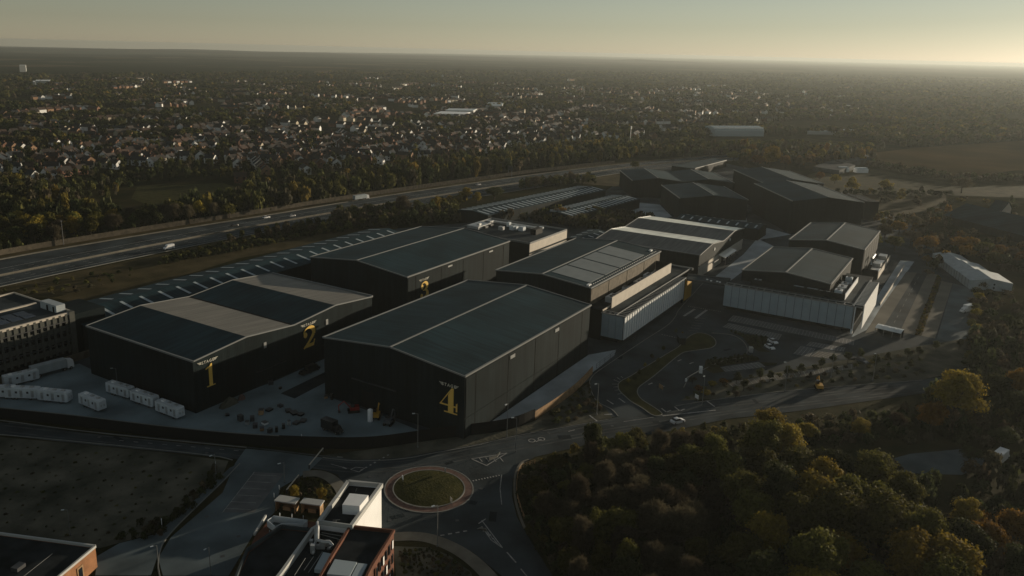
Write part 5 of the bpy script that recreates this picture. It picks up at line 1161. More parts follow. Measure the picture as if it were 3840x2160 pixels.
board(1013, 1214, .8, .9, .9, M_white, 'small white sign on the left side of the roundabout lawn'); board(1120, 1192, .8, .7, .9, M_plant, 'small grey chevron sign on the far side of the roundabout lawn'); board(1135, 1270, 1.2, 1.0, .8, M_screen, 'tan sign with planting on the near right rim of the roundabout lawn')
board(759, 1112, .5, .6, 1.6, M_white, 'white round sign in front of the hoarding, right'); board(543, 1182, .7, 1.2, 1.0, M_white, 'white upright sign where the light road begins'); board(408, 1332, .8, 1.0, 1.4, M_white, 'white square sign at the lower left kerb'); board(690, 1258, .6, .9, .8, M_white, 'white sign at the left edge of the kiosk planting'); board(703, 1238, .6, .9, .8, M_white, 'white sign just behind the other by the kiosk planting')
board(1752, 1006, 1.6, 1.2, .5, M_white, 'white site sign on the right of the entrance'); board(1662, 982, 2.0, 1.3, .6, M_wood, 'brown boxed sign at the near tip of the median'); board(2033, 870, 1.4, 1.4, .4, M_white, 'white sign board by the bend of the car park') if False else None
# barrier booth
c = zm(1530, 720); t = thing('gate_barrier', 'white raised gate barrier with its small booth at the car park entrance', 'barrier', (*c, 0)); MB().ob(*c, 1.4, 1.0, .1, 2.2, .4).build('booth', M_white, t); MB().bar((*c, 1.2), (*zm(1370, 815), 1.2), .16).build('boom', M_screen, t); MB().ob(*zm(1365, 820), .5, .5, .1, 1.1).build('rest', M_white, t)
c = z5(770, 665); t = thing('utility_box', 'pale utility box at the corner of the car park bend', 'cabinet', (*c, 0)); MB().ob(*c, 1.6, 1.2, .1, 1.7, .5).build('cabinet', M_plant, t); MB().ob(*c, 1.7, 1.3, 1.7, 1.8, .5).build('lid', M_coping, t)
c = zm(1330, 365); t = thing('gate_hut', 'small dark gatehouse on the tip of the grass median', 'hut', (*c, 0)); MB().ob(*zm(1310, 380), 4.5, 2.2, .18, 2.6, .55).build('wall', M_clad_x, t); MB().ob(*zm(1310, 380), 5.2, 2.8, 2.6, 2.85, .55).build('roof', M_deck, t)
# white swing-gate rails by the kiosks
for a, b, lab in (((813, 1137), (778, 1180), 'long pale height barrier across the light road'), ((752, 1205), (721, 1243), 'pale handrail beside the kiosk planting')):
    t = thing('height_barrier', lab, 'barrier', (*P(*a), 0)); A, B = P(*a), P(*b); MB().bar((*A, 1.1), (*B, 1.1), .22).build('rail', M_screen, t)
    for q in (A, B): MB().bar((*q, 0), (*q, 1.15), .25).build('post', M_darksteel, t)
# motorway lamp masts and gantry sign
g0 = None
for k, (x, y) in enumerate(((159, 613), (340, 588), (1570, 416), (1820, 400), (950, 560))):
    pass
c = P(1283, 443); t = thing('gantry_sign', 'dark motorway gantry sign on twin posts by the tree belt', 'road sign', (*c, 0)); MB().ob(*c, .3, 7, 5, 8.5, 2.7).build('panel', M_darksteel, t)
for s in (-2.5, 2.5): MB().ob(c[0]-math.sin(2.7)*s, c[1]+math.cos(2.7)*s, .3, .3, 0, 5, 2.7).build('post', M_steel, t)
c = P(1583, 382); t = thing('phone_mast', 'thin pale mast above the motorway tree belt', 'mast', (*c, 0)); MB().tube([(*c, 0), (*c, 26)], .5, 7, .3).build('pole', M_plant, t); MB().tube([(*c, 24), (*c, 27)], .9, 7).build('antenna', M_plant, t)
c = P(160, 616); t = thing('camera_mast', 'dark slender mast against the trees by the motorway, far left', 'mast', (*c, 0)); MB().tube([(*c, 0), (*c, 12)], .2, 6, .12).build('pole', M_darksteel, t); MB().ob(*c, .8, .4, 12, 12.5).build('camera', M_darksteel, t)

# ================================================================== trees
def crown_arrays(seed, R0, H, nl, nleaf, ls, base=0.25, lean=0.0, column=False, twig=False):
    """leaf quads spread over the shells of several lobes; returns (verts n*4x3). R0 radius, H total height, ls leaf-clump size"""
    g = np.random.default_rng(seed)
    lob = []
    for i in range(nl):
        a = g.uniform(0, 2*np.pi); f = np.sqrt(g.uniform(0, 1)); z = g.uniform(base+.12, .86)
        prof = np.sin(np.pi*np.clip((z-base+.08)/(1.12-base), 0, 1))**.7
        rr_ = R0*.66*f*prof
        lob.append((rr_*np.cos(a), rr_*np.sin(a), z*H, R0*g.uniform(.20, .46)*(0.7 if column else 1)))
    lob.append((0, 0, H*.82, R0*.42)); lob.append((0, 0, H*.55, R0*.6))
    lob = np.array(lob); w = lob[:, 3]**2; idx = g.choice(len(lob), nleaf, p=w/w.sum())
    n = g.normal(size=(nleaf, 3)); n /= np.linalg.norm(n, axis=1)[:, None]; n[:, 2] = np.where(n[:, 2] < -.45, -n[:, 2], n[:, 2])
    rad = lob[idx, 3]*np.where(g.uniform(size=nleaf) < .12, g.uniform(1.0, 1.35, nleaf), g.uniform(.6, 1.06, nleaf))
    c = lob[idx, :3]+n*rad[:, None]*np.array([1, 1, .8])
    c[:, 2] = np.clip(c[:, 2], base*H*.6, None)
    m_ = n+g.normal(size=(nleaf, 3))*.55; m_ /= np.linalg.norm(m_, axis=1)[:, None]
    t1 = np.cross(m_, g.normal(size=(nleaf, 3))); t1 /= np.linalg.norm(t1, axis=1)[:, None]; t2 = np.cross(m_, t1)
    s = ls*g.uniform(.55, 1.25, nleaf)[:, None]
    if twig:
        t1 = n+g.normal(size=(nleaf, 3))*.5+np.array([0, 0, .5]); t1 /= np.linalg.norm(t1, axis=1)[:, None]; t2 = np.cross(t1, g.normal(size=(nleaf, 3))); t2 /= np.linalg.norm(t2, axis=1)[:, None]
        q = np.stack([c+t1*s*1.5, c+t2*s*.11, c-t1*s*1.5, c-t2*s*.11], 1); return q.reshape(-1, 3)
    q = np.stack([c+t1*s*.5, c+t2*s*.42, c-t1*s*.5, c-t2*s*.42], 1)
    return q.reshape(-1, 3)
def quads_mesh(name, v, mats_, cols=None):
    me = bpy.data.meshes.new(name); nq = len(v)//4
    me.vertices.add(len(v)); me.vertices.foreach_set('co', np.ascontiguousarray(v, dtype=np.float32).ravel())
    me.loops.add(nq*4); me.loops.foreach_set('vertex_index', np.arange(nq*4, dtype=np.int32))
    me.polygons.add(nq); me.polygons.foreach_set('loop_start', np.arange(0, nq*4, 4, dtype=np.int32))
    try: me.polygons.foreach_set('loop_total', np.full(nq, 4, dtype=np.int32))
    except Exception: pass
    me.materials.append(mats_)
    if cols is not None:
        a = me.color_attributes.new('col', 'FLOAT_COLOR', 'POINT'); c4 = np.ones((len(v), 4), dtype=np.float32); c4[:, :3] = np.repeat(cols, 4, 0); a.data.foreach_set('color', c4.ravel())
    me.update(); me.validate()
    return me
def trunk_mb(R0, H, seed):
    rr = random.Random(seed); mb = MB()
    mb.tube([(0, 0, 0), (rr.uniform(-.2, .2), rr.uniform(-.2, .2), H*.35), (rr.uniform(-.4, .4), rr.uniform(-.4, .4), H*.75)], H*.028, 6, H*.008)
    for k in range(5):
        a = rr.uniform(0, 6.28); z = H*rr.uniform(.28, .55); mb.tube([(0, 0, z), (R0*.35*math.cos(a), R0*.35*math.sin(a), z+H*.13), (R0*.65*math.cos(a), R0*.65*math.sin(a), z+H*.26)], H*.012, 5, H*.004)
    return mb
TP = {}
LEAF = {'green': L_green, 'dark': L_dark, 'gold': L_gold, 'orange': L_orange, 'brown': L_brown}
def tree_proto(size, kind, var):
    key = (size, kind, var)
    if key in TP: return TP[key]
    nleaf, ls, nl = {'big': (8000, .50, 26), 'mid': (1500, .85, 12), 'far': (330, 1.6, 8)}[size]
    R0, H = 5.0, 11.0
    if kind == 'brown': nleaf = int(nleaf*1.0); ls *= .9
    ck = (size, kind == 'brown', var)
    me = quads_mesh('crown', crown_arrays(var*17+{'big': 1, 'mid': 2, 'far': 3}[size]+(50 if kind == 'brown' else 0), R0, H, nl, nleaf, ls, twig=(kind == 'brown')), LEAF[kind])
    mb = trunk_mb(R0, H, var); tm = bpy.data.meshes.new('trunk'); tm.from_pydata(mb.v, [], mb.f); tm.materials.append(M_bark)
    TP[key] = (me, tm); return TP[key]
NT = [0]
def tree(loc, size, kind, R_, H_, label, group=None, rnd=random, var=None, name='tree'):
    NT[0] += 1
    me, tm = tree_proto(size, kind, var if var is not None else rnd.randrange(4))
    t = bpy.data.objects.new(name, None); COL.objects.link(t); t.location = (loc[0], loc[1], 0); t.rotation_euler = (0, 0, rnd.uniform(0, 6.28)); t.scale = (R_/5, R_/5*rnd.uniform(.9, 1.1), H_/11)
    c = bpy.data.objects.new('crown', me); c.parent = t; COL.objects.link(c); k = bpy.data.objects.new('trunk', tm); k.parent = t; COL.objects.link(k)
    t['label'] = label; t['category'] = 'tree' if name == 'tree' else name
    if group: t['group'] = group
    return t
def inside(p, poly):
    x, y = p[0], p[1]; c = False; n = len(poly)
    for i in range(n):
        x1, y1 = poly[i][:2]; x2, y2 = poly[(i+1) % n][:2]
        if (y1 > y) != (y2 > y) and x < (x2-x1)*(y-y1)/(y2-y1)+x1: c = not c
    return c
def fill(poly, d, rnd, n=99999, tries=12):
    """poisson-ish points inside a polygon"""
    xs = [p[0] for p in poly]; ys = [p[1] for p in poly]; A = (max(xs)-min(xs))*(max(ys)-min(ys)); out = []; grid = {}
    for _ in range(int(A/d/d*tries)):
        p = (rnd.uniform(min(xs), max(xs)), rnd.uniform(min(ys), max(ys)))
        if not inside(p, poly): continue
        gx, gy = int(p[0]//d), int(p[1]//d)
        if any((q[0]-p[0])**2+(q[1]-p[1])**2 < d*d for i in (-1, 0, 1) for j in (-1, 0, 1) for q in grid.get((gx+i, gy+j), ())): continue
        grid.setdefault((gx, gy), []).append(p); out.append(p)
        if len(out) >= n: break
    return out
def img(p, z=0):
    d = Vector((p[0], p[1], z))-EYE; w = d.dot(FW); k = 2576/3840
    return ((PCX+FPX*d.dot(RT)/w)*k, (PCY-FPX*d.dot(UP)/w)*k) if w > 1 else (-9999, -9999)
tr_ = random.Random(5)
STUFF = []   # (x, y, R, H, colour) merged later as uncountable woodland
COLS = {'green': (.084, .082, .026), 'dark': (.046, .053, .022), 'gold': (.15, .115, .026), 'orange': (.135, .082, .022), 'brown': (.078, .066, .042)}
# --- the near wood (lower right)
wood = PP((1385, 1196), (1470, 1165), (1560, 1160), (1700, 1150), (1880, 1150), (2000, 1175), (2090, 1230), (2250, 1290), (2420, 1420), (2460, 1560), (1420, 1560), (1400, 1440), (1360, 1350), (1330, 1280))
pts = [p for p in fill(wood, 4.6, tr_) if img(p)[0] < 1830]
for p in fill(wood, 7.0, tr_, tries=30):
    if img(p)[0] >= 1830: pts.append(p)
for p in pts:
    x, y = img(p)
    if x < 1480 and y < 1300: kind = tr_.choice(['green', 'dark', 'brown', 'green']); Rr, Hh = tr_.uniform(2.2, 3.2), tr_.uniform(3.5, 5.5)
    elif x < 1820: kind = tr_.choice(['brown', 'brown', 'brown', 'green', 'brown', 'dark']); Rr, Hh = tr_.uniform(2.4, 4.6), tr_.uniform(6, 11.5)
    else: kind = tr_.choice(['gold', 'green', 'green', 'gold', 'green', 'dark', 'brown']); Rr, Hh = tr_.uniform(4.6, 6.6), tr_.uniform(9.5, 15)
    size = 'low' if Hh < 6 else 'tall' if Hh > 9.6 else 'middling'
    zone = 'near the roundabout kerb' if x < 1480 and y < 1330 else 'at the bottom edge' if y > 1380 and x < 1800 else 'bottom edge among golden crowns' if y > 1380 else 'along the street edge' if y < 1190 else 'in the shaded middle' if x < 1700 else 'beside the round golden street tree' if x < 1950 and y < 1230 else 'where bare and golden crowns meet' if x < 1950 else 'on the sunny crest facing right' if y < 1290 else 'on the lower right slope'
    lab = '%s %s tree of the near wood, %s' % (size, {'brown': 'bare brown-twigged', 'dark': 'deep green', 'green': 'olive green', 'gold': 'golden-topped', 'orange': 'orange-tinged'}[kind], zone)
    tree(p, 'big', kind, Rr, Hh, lab, 'trees of the near wood', tr_)
# right-hand single trees
SING = [(2395, 1075, 'big', 'gold', 7.5, 17, 'huge spreading golden-orange tree standing over the street at the right'), (1928, 1118, 'big', 'gold', 4.6, 10, 'round golden tree on the near side of the street, right of the white car'), (2030, 1112, 'big', 'gold', 3.2, 5.5, 'low yellow bush right of the round golden tree'), (2160, 1098, 'big', 'gold', 3.0, 5, 'low golden bush in the dark bank left of the huge orange tree'), (2090, 1112, 'big', 'brown', 2.6, 4, 'brown bush between the two low golden bushes'), (2250, 1080, 'big', 'brown', 3.2, 5, 'brown bush just left of the huge orange tree'),
        (2340, 1090, 'big', 'orange', 4, 9, 'lower orange tree leaning on the left of the huge one'), (2560, 1010, 'big', 'orange', 5, 11, 'orange tree cut by the right edge of the picture'), (2560, 1060, 'big', 'dark', 5, 9, 'dark tree below the orange one at the right edge'), (2500, 1010, 'big', 'dark', 4.4, 9, 'dark tree between the huge orange one and the right edge'),
        (2470, 1420, 'big', 'orange', 4.6, 10, 'orange tree in the lower right corner'), (2540, 1380, 'big', 'orange', 4.2, 9, 'smaller orange tree against the right edge, low down'), (2420, 1340, 'big', 'gold', 3.8, 8, 'golden tree on the lower right edge of the wood'), (2560, 1480, 'big', 'dark', 4.6, 9, 'dark tree at the bottom right corner'),
        (2520, 1130, 'big', 'dark', 4, 6, 'dark bush behind the half-hidden white box van'), (2440, 1160, 'big', 'dark', 3, 4, 'dark bush left of the half-hidden white box van'),
        (2140, 487, 'mid', 'gold', 7.0, 13, 'yellow tree in the pasture right of the far halls'), (2226, 487, 'mid', 'gold', 6.4, 11, 'yellow round tree in the pasture, second from the far halls'), (2418, 486, 'mid', 'brown', 9, 12, 'broad brown tree in the pasture towards the right edge'),
        (1015, 548, 'mid', 'brown', 7.5, 14, 'tall brown-green tree beside the motorway above stage 3'), (1170, 512, 'mid', 'gold', 5, 11, 'yellow-green tree beside the motorway left of the long ribbed shed'), (1200, 512, 'mid', 'gold', 4.4, 8, 'yellow bush just right of the yellow-green motorway tree'), (1243, 503, 'mid', 'dark', 8, 9, 'grey-green spreading bush by the near end of the ribbed shed'), (1100, 527, 'mid', 'gold', 4, 9, 'small yellow tree between motorway and brown scrub'),
        (1345, 478, 'mid', 'brown', 6, 10, 'brown round tree on the motorway edge'), (1395, 470, 'mid', 'green', 5, 8, 'green tree on the motorway edge, right of the brown one'), (1440, 462, 'mid', 'brown', 5, 8, 'brown tree on the motorway edge, farthest right'), (1597, 428, 'mid', 'green', 5, 8, 'round green bush in the verge above the far halls'),
        (1415, 558, 'mid', 'orange', 5.4, 9, 'orange tree behind the plant office'), (1505, 575, 'mid', 'brown', 5, 8, 'brown tree right of the orange one behind the plant office'), (1560, 580, 'mid', 'brown', 4.6, 7, 'brown bush beside the cream-striped workshop'), (1600, 575, 'mid', 'green', 4.6, 7, 'green bush at the far corner of the cream-striped workshop'), (1300, 548, 'mid', 'green', 4, 7, 'green bush under the ribbed shed wall'), (1460, 565, 'mid', 'brown', 4.6, 7, 'brown bush between orange tree and the brown tree'),
        (1935, 425, 'mid', 'gold', 9, 22, 'tall golden tree rising behind the far halls'), (1905, 425, 'mid', 'orange', 7, 13, 'orange tree at the foot of the tall golden one'), (1975, 425, 'mid', 'orange', 7, 13, 'orange tree right of the tall golden one'), (2010, 425, 'mid', 'brown', 6, 11, 'brown tree at the right end of the golden clump'), (1870, 425, 'mid', 'brown', 7, 12, 'brown tree at the left end of the golden clump'), (2035, 432, 'mid', 'brown', 5, 9, 'smaller brown tree right of the golden clump'), (1845, 405, 'mid', 'green', 7, 10, 'green tree by the low flat shed beyond the halls'), (2060, 455, 'mid', 'orange', 5, 8, 'orange bush on the slope right of the far halls'), (2100, 462, 'mid', 'gold', 5, 8, 'yellow bush on the slope right of the far halls'),
        (740, 1258, 'big', 'gold', 1.3, 3.6, 'small golden tree planted behind the nearer kiosk'), (810, 1262, 'big', 'gold', 1.3, 3.6, 'small golden tree planted behind the farther kiosk')]
for x, y, s, k, Rr, Hh, lab in SING: tree(P(x, y), s, k, Rr, Hh, lab, None, tr_)
for k, (x, y) in enumerate(((2225, 580), (2260, 572), (2200, 600), (2290, 598), (2330, 610), (2250, 612), (2300, 560))): tree(P(x, y+20), 'mid', ['brown', 'orange', 'green'][k % 3], 5.5, 8.5, ['brown tree', 'orange tree', 'green tree'][k % 3]+' in the clump right of the rearmost black hall', 'clump right of the rearmost hall', tr_)
for k, (x, y) in enumerate(((2405, 625), (2440, 628), (2475, 640), (2510, 646), (2545, 655), (2575, 662), (2430, 650), (2490, 665))): tree(P(x, y+8), 'mid', ['orange', 'orange', 'green', 'orange', 'brown'][k % 5], 5, 8.5, ['orange tree', 'orange tree', 'green tree', 'orange tree', 'brown tree'][k % 5]+' in the glowing row above the white tents', 'row above the white tents', tr_)
for k in range(13):
    f = k/12; p = P(2452+8*math.sin(k*2)-10*f, 745+165*f); tree(p, 'mid', ['green', 'gold', 'brown'][k % 3], 2.6, 4.2, ['green', 'yellowish', 'brown'][k % 3]+' shrub in the tall hedge right of the parked box van', 'hedge right of the box van', tr_, name='shrub')
# young street trees on the bank
for k, (x, y) in enumerate(((1852, 966), (1936, 962), (1980, 950), (2012, 945), (2065, 928), (2094, 920), (2132, 914), (2162, 905), (2232, 914), (2282, 905), (2310, 900), (1870, 985), (2200, 920), (1912, 955), (2352, 885), (2412, 880))): tree(P(x, y), 'mid', 'dark', 1.5, 4.2, 'young dark tree planted along the roadside bays', 'young trees along the bays', tr_)
for k, (x, y) in enumerate(((1700, 840), (1716, 848), (1668, 884), (1640, 905), (1622, 928), (1608, 945), (1595, 960), (1580, 968), (1655, 915))): tree(P(x, y), 'mid', ['dark', 'gold', 'green'][k % 3], .8, 2.2, ['dark', 'golden', 'green'][k % 3]+' sapling on the long grass median of the entrance', 'saplings on the median', tr_, name='sapling')
for k, (x, y) in enumerate(((1755, 985), (1790, 975), (1742, 965), (1820, 968), (1774, 996), (1850, 1000))): tree(P(x, y), 'mid', ['orange', 'gold', 'brown'][k % 3], 1.6, 2.2, ['orange', 'golden', 'brown'][k % 3]+' bush on the bank by the site sign', 'bushes by the site sign', tr_, name='bush')
# --- belt along the far side of the motorway: nearest rows single, the rest as mass
belt = PP((-60, 560), (0, 470), (110, 488), (230, 545), (330, 560), (450, 540), (560, 512), (700, 485), (860, 470), (1000, 442), (1150, 425), (1300, 400), (1480, 380), (1580, 372), (1640, 385), (1560, 405), (1350, 428), (1150, 455), (930, 490), (700, 530), (450, 570), (200, 606), (0, 634), (-60, 640))
bp_ = fill(belt, 7.2, tr_, tries=14); bp_.sort(key=lambda p: p[0]**2+p[1]**2)
left = 300-NT[0]
for i, p in enumerate(bp_):
    x, y = img(p); kind = tr_.choices(['green', 'dark', 'gold', 'brown'], [5, 4, 1.2+(.8 if x < 300 else 0), 2])[0]; Rr, Hh = tr_.uniform(4, 6), tr_.uniform(8, 13)
    if i < left-40: tree(p, 'mid', kind, Rr, Hh, '%s %s tree in the motorway belt, %s' % ('broad' if Rr > 5.2 else 'slim' if Rr < 4.5 else 'rounded', {'green': 'olive green', 'dark': 'deep green', 'gold': 'yellowing', 'brown': 'brown thinning'}[kind], 'left edge of the picture' if x < 160 else 'left of the meadow' if x < 330 else 'below the meadow' if x < 600 else 'above the motorway lorry' if x < 900 else 'behind the near shrubs' if x < 1150 else 'towards the gantry sign'), 'tree belt beyond the motorway', tr_)
    else: STUFF.append((*p, Rr, Hh, kind))
# --- scrub between motorway and sheds, hedges (merged mass)
def band(poly, d, kinds, r, h):
    for p in fill(PP(*poly), d, tr_): STUFF.append((*p, tr_.uniform(*r), tr_.uniform(*h), tr_.choice(kinds)))
band([(400, 668), (560, 640), (760, 600), (980, 566), (960, 556), (760, 582), (560, 618), (420, 648)], 2.6, ['dark', 'green', 'dark'], (1.2, 2.2), (1.2, 2.8))
band([(640, 596), (800, 572), (1000, 548), (1150, 548), (1150, 560), (980, 570), (800, 590)], 4, ['dark', 'brown', 'green'], (2, 3.6), (3, 6))
band([(830, 575), (860, 545), (1000, 540), (1150, 538), (1150, 560), (980, 575)], 5, ['brown', 'green', 'brown', 'dark'], (3, 4.6), (5, 8))
band([(1080, 520), (1170, 505), (1160, 520), (1100, 535)], 4, ['gold', 'green'], (2.4, 3.6), (3.5, 6))
band([(1240, 560), (1440, 545), (1640, 560), (1620, 585), (1480, 585), (1430, 572), (1300, 562)], 5, ['brown', 'green', 'dark', 'brown'], (3, 4.6), (4.5, 7.5))
band([(1300, 478), (1500, 462), (1490, 452), (1320, 465)], 4.5, ['brown', 'dark', 'green'], (2.6, 4), (4, 7))
band([(0, 640), (200, 602), (450, 566), (700, 528), (930, 488), (925, 484), (700, 522), (450, 560), (200, 596), (0, 632)], 4, ['dark', 'green', 'brown'], (1.6, 3), (2, 5))
band([(2190, 412), (2400, 450), (2600, 452), (2600, 458), (2400, 458), (2180, 418)], 5, ['dark', 'brown'], (3, 5), (3, 6))
band([(2060, 487), (2390, 489), (2390, 493), (2070, 492)], 4, ['dark'], (2, 3.5), (2, 4))
band([(2040, 470), (2120, 520), (2300, 560), (2250, 585), (2200, 560), (2100, 510)], 6, ['orange', 'brown', 'gold', 'green'], (2.5, 4), (3, 6))
band([(1870, 380), (2050, 395), (2180, 395), (2200, 410), (2040, 418), (1870, 412)], 9, ['brown', 'orange', 'dark', 'gold'], (4, 7), (6, 12))
band([(1600, 372), (1720, 358), (1790, 372), (1920, 374), (2000, 378), (1850, 392), (1640, 398)], 8, ['brown', 'green', 'dark', 'green'], (3.5, 6), (5, 9))
band([(2440, 860), (2576, 830), (2600, 990), (2470, 970), (2440, 930)], 4.5, ['dark', 'brown', 'dark'], (2.6, 4.2), (3, 7))
band([(2480, 700), (2600, 760), (2600, 840), (2470, 850), (2470, 750)], 6, ['dark', 'brown'], (2, 3.5), (1.5, 3.5))
band([(1990, 1075), (2330, 1040), (2330, 1075), (2420, 1120), (2050, 1130)], 4.2, ['dark', 'brown', 'dark'], (2, 3.4), (2, 4))
band([(2200, 1185), (2420, 1240), (2500, 1330), (2440, 1380), (2280, 1290)], 4.5, ['dark', 'dark', 'brown'], (2.4, 3.6), (2.5, 5))
band([(1340, 1165), (1500, 1128), (1720, 1095), (1870, 1075), (1870, 1110), (1700, 1140), (1480, 1160), (1385, 1195)], 2.4, ['green', 'gold', 'green', 'brown', 'dark'], (1.1, 2.0), (1.2, 3.0))
band([(1320, 1180), (1385, 1200), (1340, 1290), (1400, 1440), (1460, 1560), (1400, 1449), (1318, 1330), (1304, 1250)], 2.2, ['dark', 'brown', 'green'], (1, 1.9), (1, 2.2))
for p in fill(wood, 2.6, tr_): STUFF.append((*p, tr_.uniform(1.2, 2.2), tr_.uniform(1.5, 3.5), tr_.choice(['dark', 'brown', 'dark'])))
band([(545, 1180), (560, 1200), (470, 1300), (400, 1360), (285, 1365), (310, 1340), (420, 1300), (490, 1240)], 1.8, ['dark', 'dark', 'brown'], (.9, 1.7), (.8, 2.2))
band([(715, 1238), (745, 1210), (790, 1206), (828, 1224), (846, 1262), (780, 1256)], 1.2, ['dark', 'green', 'brown'], (.5, .9), (.5, 1.1))
band([(690, 1292), (712, 1245), (722, 1270), (700, 1296)], 1.2, ['dark'], (.5, .9), (.6, 1.2))
band([(1000, 1385), (1080, 1382), (1130, 1402), (1180, 1445), (1020, 1449)], .9, ['dark', 'brown', 'green', 'brown'], (.25, 1.0), (.2, .9))
band([(0, 1120), (200, 1135), (560, 1170), (440, 1290), (250, 1360), (0, 1330)], 2.6, ['dark', 'brown', 'green', 'brown'], (.2, .8), (.1, .4))
band([(0, 735), (150, 705), (330, 680), (330, 695), (190, 745), (40, 745)], 5, ['brown', 'green', 'dark'], (.8, 2.0), (.6, 2.0))
band([(560, 610), (760, 573), (960, 545), (960, 552), (760, 582), (570, 622)], 5, ['dark', 'green', 'brown'], (1.6, 3.0), (2, 5))
for poly in (((260, 765), (420, 750), (700, 705), (820, 725), (870, 760), (420, 830), (300, 860)), ((500, 430), (700, 470), (950, 505), (930, 570), (870, 620), (760, 590), (680, 500))):
    for p in fill([z5(*q) for q in poly], 1.3, tr_): STUFF.append((*p, tr_.uniform(.6, 1.0), tr_.uniform(.6, 1.2), 'dark'))
for p in fill([z4(*q) for q in ((955, 110), (990, 150), (765, 780), (705, 775))], 1.3, tr_): STUFF.append((*p, tr_.uniform(.6, 1.0), tr_.uniform(.6, 1.1), tr_.choice(['gold', 'brown', 'green'])))
band([(1380, 1052), (1480, 968), (1488, 1000), (1520, 1030), (1440, 1062), (1400, 1066)], 2.2, ['brown', 'green', 'dark'], (.8, 1.6), (.6, 1.6))
band([(1720, 1005), (1800, 962), (1910, 948), (2320, 885), (2320, 945), (2000, 975), (1800, 1000)], 3.6, ['dark', 'brown', 'green', 'dark'], (.8, 1.6), (.6, 1.5))

band([(2330, 1000), (2640, 940), (2640, 1110), (2430, 1130), (2340, 1075)], 4.2, ['dark', 'brown', 'dark', 'green'], (2, 3.6), (2.5, 6))
band([(2420, 1180), (2640, 1200), (2640, 1330), (2500, 1300)], 4.2, ['dark', 'brown', 'dark'], (2, 3.4), (2.5, 6))
band([(2450, 1330), (2640, 1330), (2640, 1480), (2470, 1460)], 4.5, ['dark', 'brown', 'orange'], (2.4, 3.8), (3, 7))
band([(2290, 560), (2380, 520), (2420, 640), (2330, 700), (2300, 620)], 7, ['dark', 'brown', 'brown', 'orange'], (2, 4), (2, 6))
band([(2400, 600), (2640, 640), (2640, 700), (2530, 690), (2430, 650)], 6, ['orange', 'dark', 'brown', 'dark'], (3, 5), (3, 7))
band([(2180, 470), (2420, 500), (2640, 520), (2640, 560), (2400, 530), (2200, 510)], 14, ['dark', 'brown', 'gold'], (2, 5), (2, 6))
# ================================================================== the suburb
hr = random.Random(21)
M_wall = {'white': mat('white render', (.70, .70, .68), .8, .2, noise=.06, scale=.4), 'brick': mat('red-brown brick', (.15, .078, .05), .85, .2, noise=.15, scale=.5), 'cream': mat('cream render', (.42, .37, .28), .8, .2, noise=.06, scale=.4), 'buff': mat('pale orange brick', (.27, .165, .10), .85, .2, noise=.1, scale=.5)}
M_tile = {'brown': mat('brown roof tile', (.036, .030, .027), .8, .2, noise=.2, scale=.5), 'grey': mat('grey roof slate', (.034, .038, .042), .8, .05, noise=.2, scale=.5), 'red': mat('red roof tile', (.05, .031, .024), .8, .2, noise=.2, scale=.5)}
def house_parts(L, Wd, e, r):
    wl = MB(); w2 = Wd/2
    wl.add([(-L/2, -w2, 0), (L/2, -w2, 0), (L/2, w2, 0), (-L/2, w2, 0), (-L/2, -w2, e), (L/2, -w2, e), (L/2, w2, e), (-L/2, w2, e), (-L/2, 0, r), (L/2, 0, r)], [(0, 1, 5, 4), (2, 3, 7, 6), (1, 2, 6, 9, 5), (3, 0, 4, 8, 7)])
    rf = MB(); o = .35; s = (r-e)/w2
    rf.add([(-L/2-.2, -w2-o, e-o*s+.08), (L/2+.2, -w2-o, e-o*s+.08), (L/2+.2, 0, r+.08), (-L/2-.2, 0, r+.08), (L/2+.2, w2+o, e-o*s+.08), (-L/2-.2, w2+o, e-o*s+.08), (-L/2-.2, 0, r-.14), (L/2+.2, 0, r-.14)], [(0, 1, 2, 3), (2, 4, 5, 3), (0, 3, 6), (3, 5, 6), (1, 7, 2), (2, 7, 4)])
    ch = MB().box(-L*.28-.4, -.35, r-1.0, -L*.28+.4, .35, r+1.1)
    return wl, rf, ch
HP = []
def house_proto(wk, rk, shape):
    L, Wd, e, r = [(9, 7, 4.8, 7.6), (11, 7.4, 4.6, 7.8), (8, 8.4, 4.4, 8.0), (16, 7, 4.8, 7.4)][shape]
    t = thing('house', 'x', 'house', (0, 0, 0)); wl, rf, ch = house_parts(L, Wd, e, r)
    wl.build('wall', M_wall[wk], t); ro = rf.build('roof', M_tile[rk], t); ch.build('chimney', M_wall['brick'], ro)
    win = MB().box(-.7, -.03, 0, .7, .03, 1.25).build('window', M_glass, t)
    spots = [(x, s*(Wd/2+.03), z, 0) for x in (-L*.28, L*.28) for s in (-1, 1) for z in (1.1, 3.2)]+[(s*(L/2+.03), 0, 3.1, math.pi/2) for s in (-1, 1)]+[(s*(L/2+.03), Wd*.22, .9, math.pi/2) for s in (-1, 1)]
    for k, (x, y, z, a) in enumerate(spots):
        o = win if k == 0 else win.copy()
        if k: COL.objects.link(o); o.parent = t
        o.location = (x, y, z); o.rotation_euler = (0, 0, a)
    MB().box(L*.02, -Wd/2-.06, 0, L*.02+1, -Wd/2, 2.1).build('door', M_wood, t)
    return t
town = PP((-40, 458), (0, 440), (240, 500), (420, 492), (700, 448), (1000, 408), (1180, 390), (1480, 352), (1640, 350), (1800, 318), (2150, 300), (2150, 220), (1700, 205), (1000, 190), (300, 196), (-40, 230))
spots = []; hg_ = {}
def free(p, d):
    gx, gy = int(p[0]//16), int(p[1]//16)
    return not any((q[0]-p[0])**2+(q[1]-p[1])**2 < d*d for i in (-1, 0, 1) for j in (-1, 0, 1) for q in hg_.get((gx+i, gy+j), ()))
def add_spot(p, a, w):
    hg_.setdefault((int(p[0]//16), int(p[1]//16)), []).append(p); spots.append((p[0], p[1], a, w))
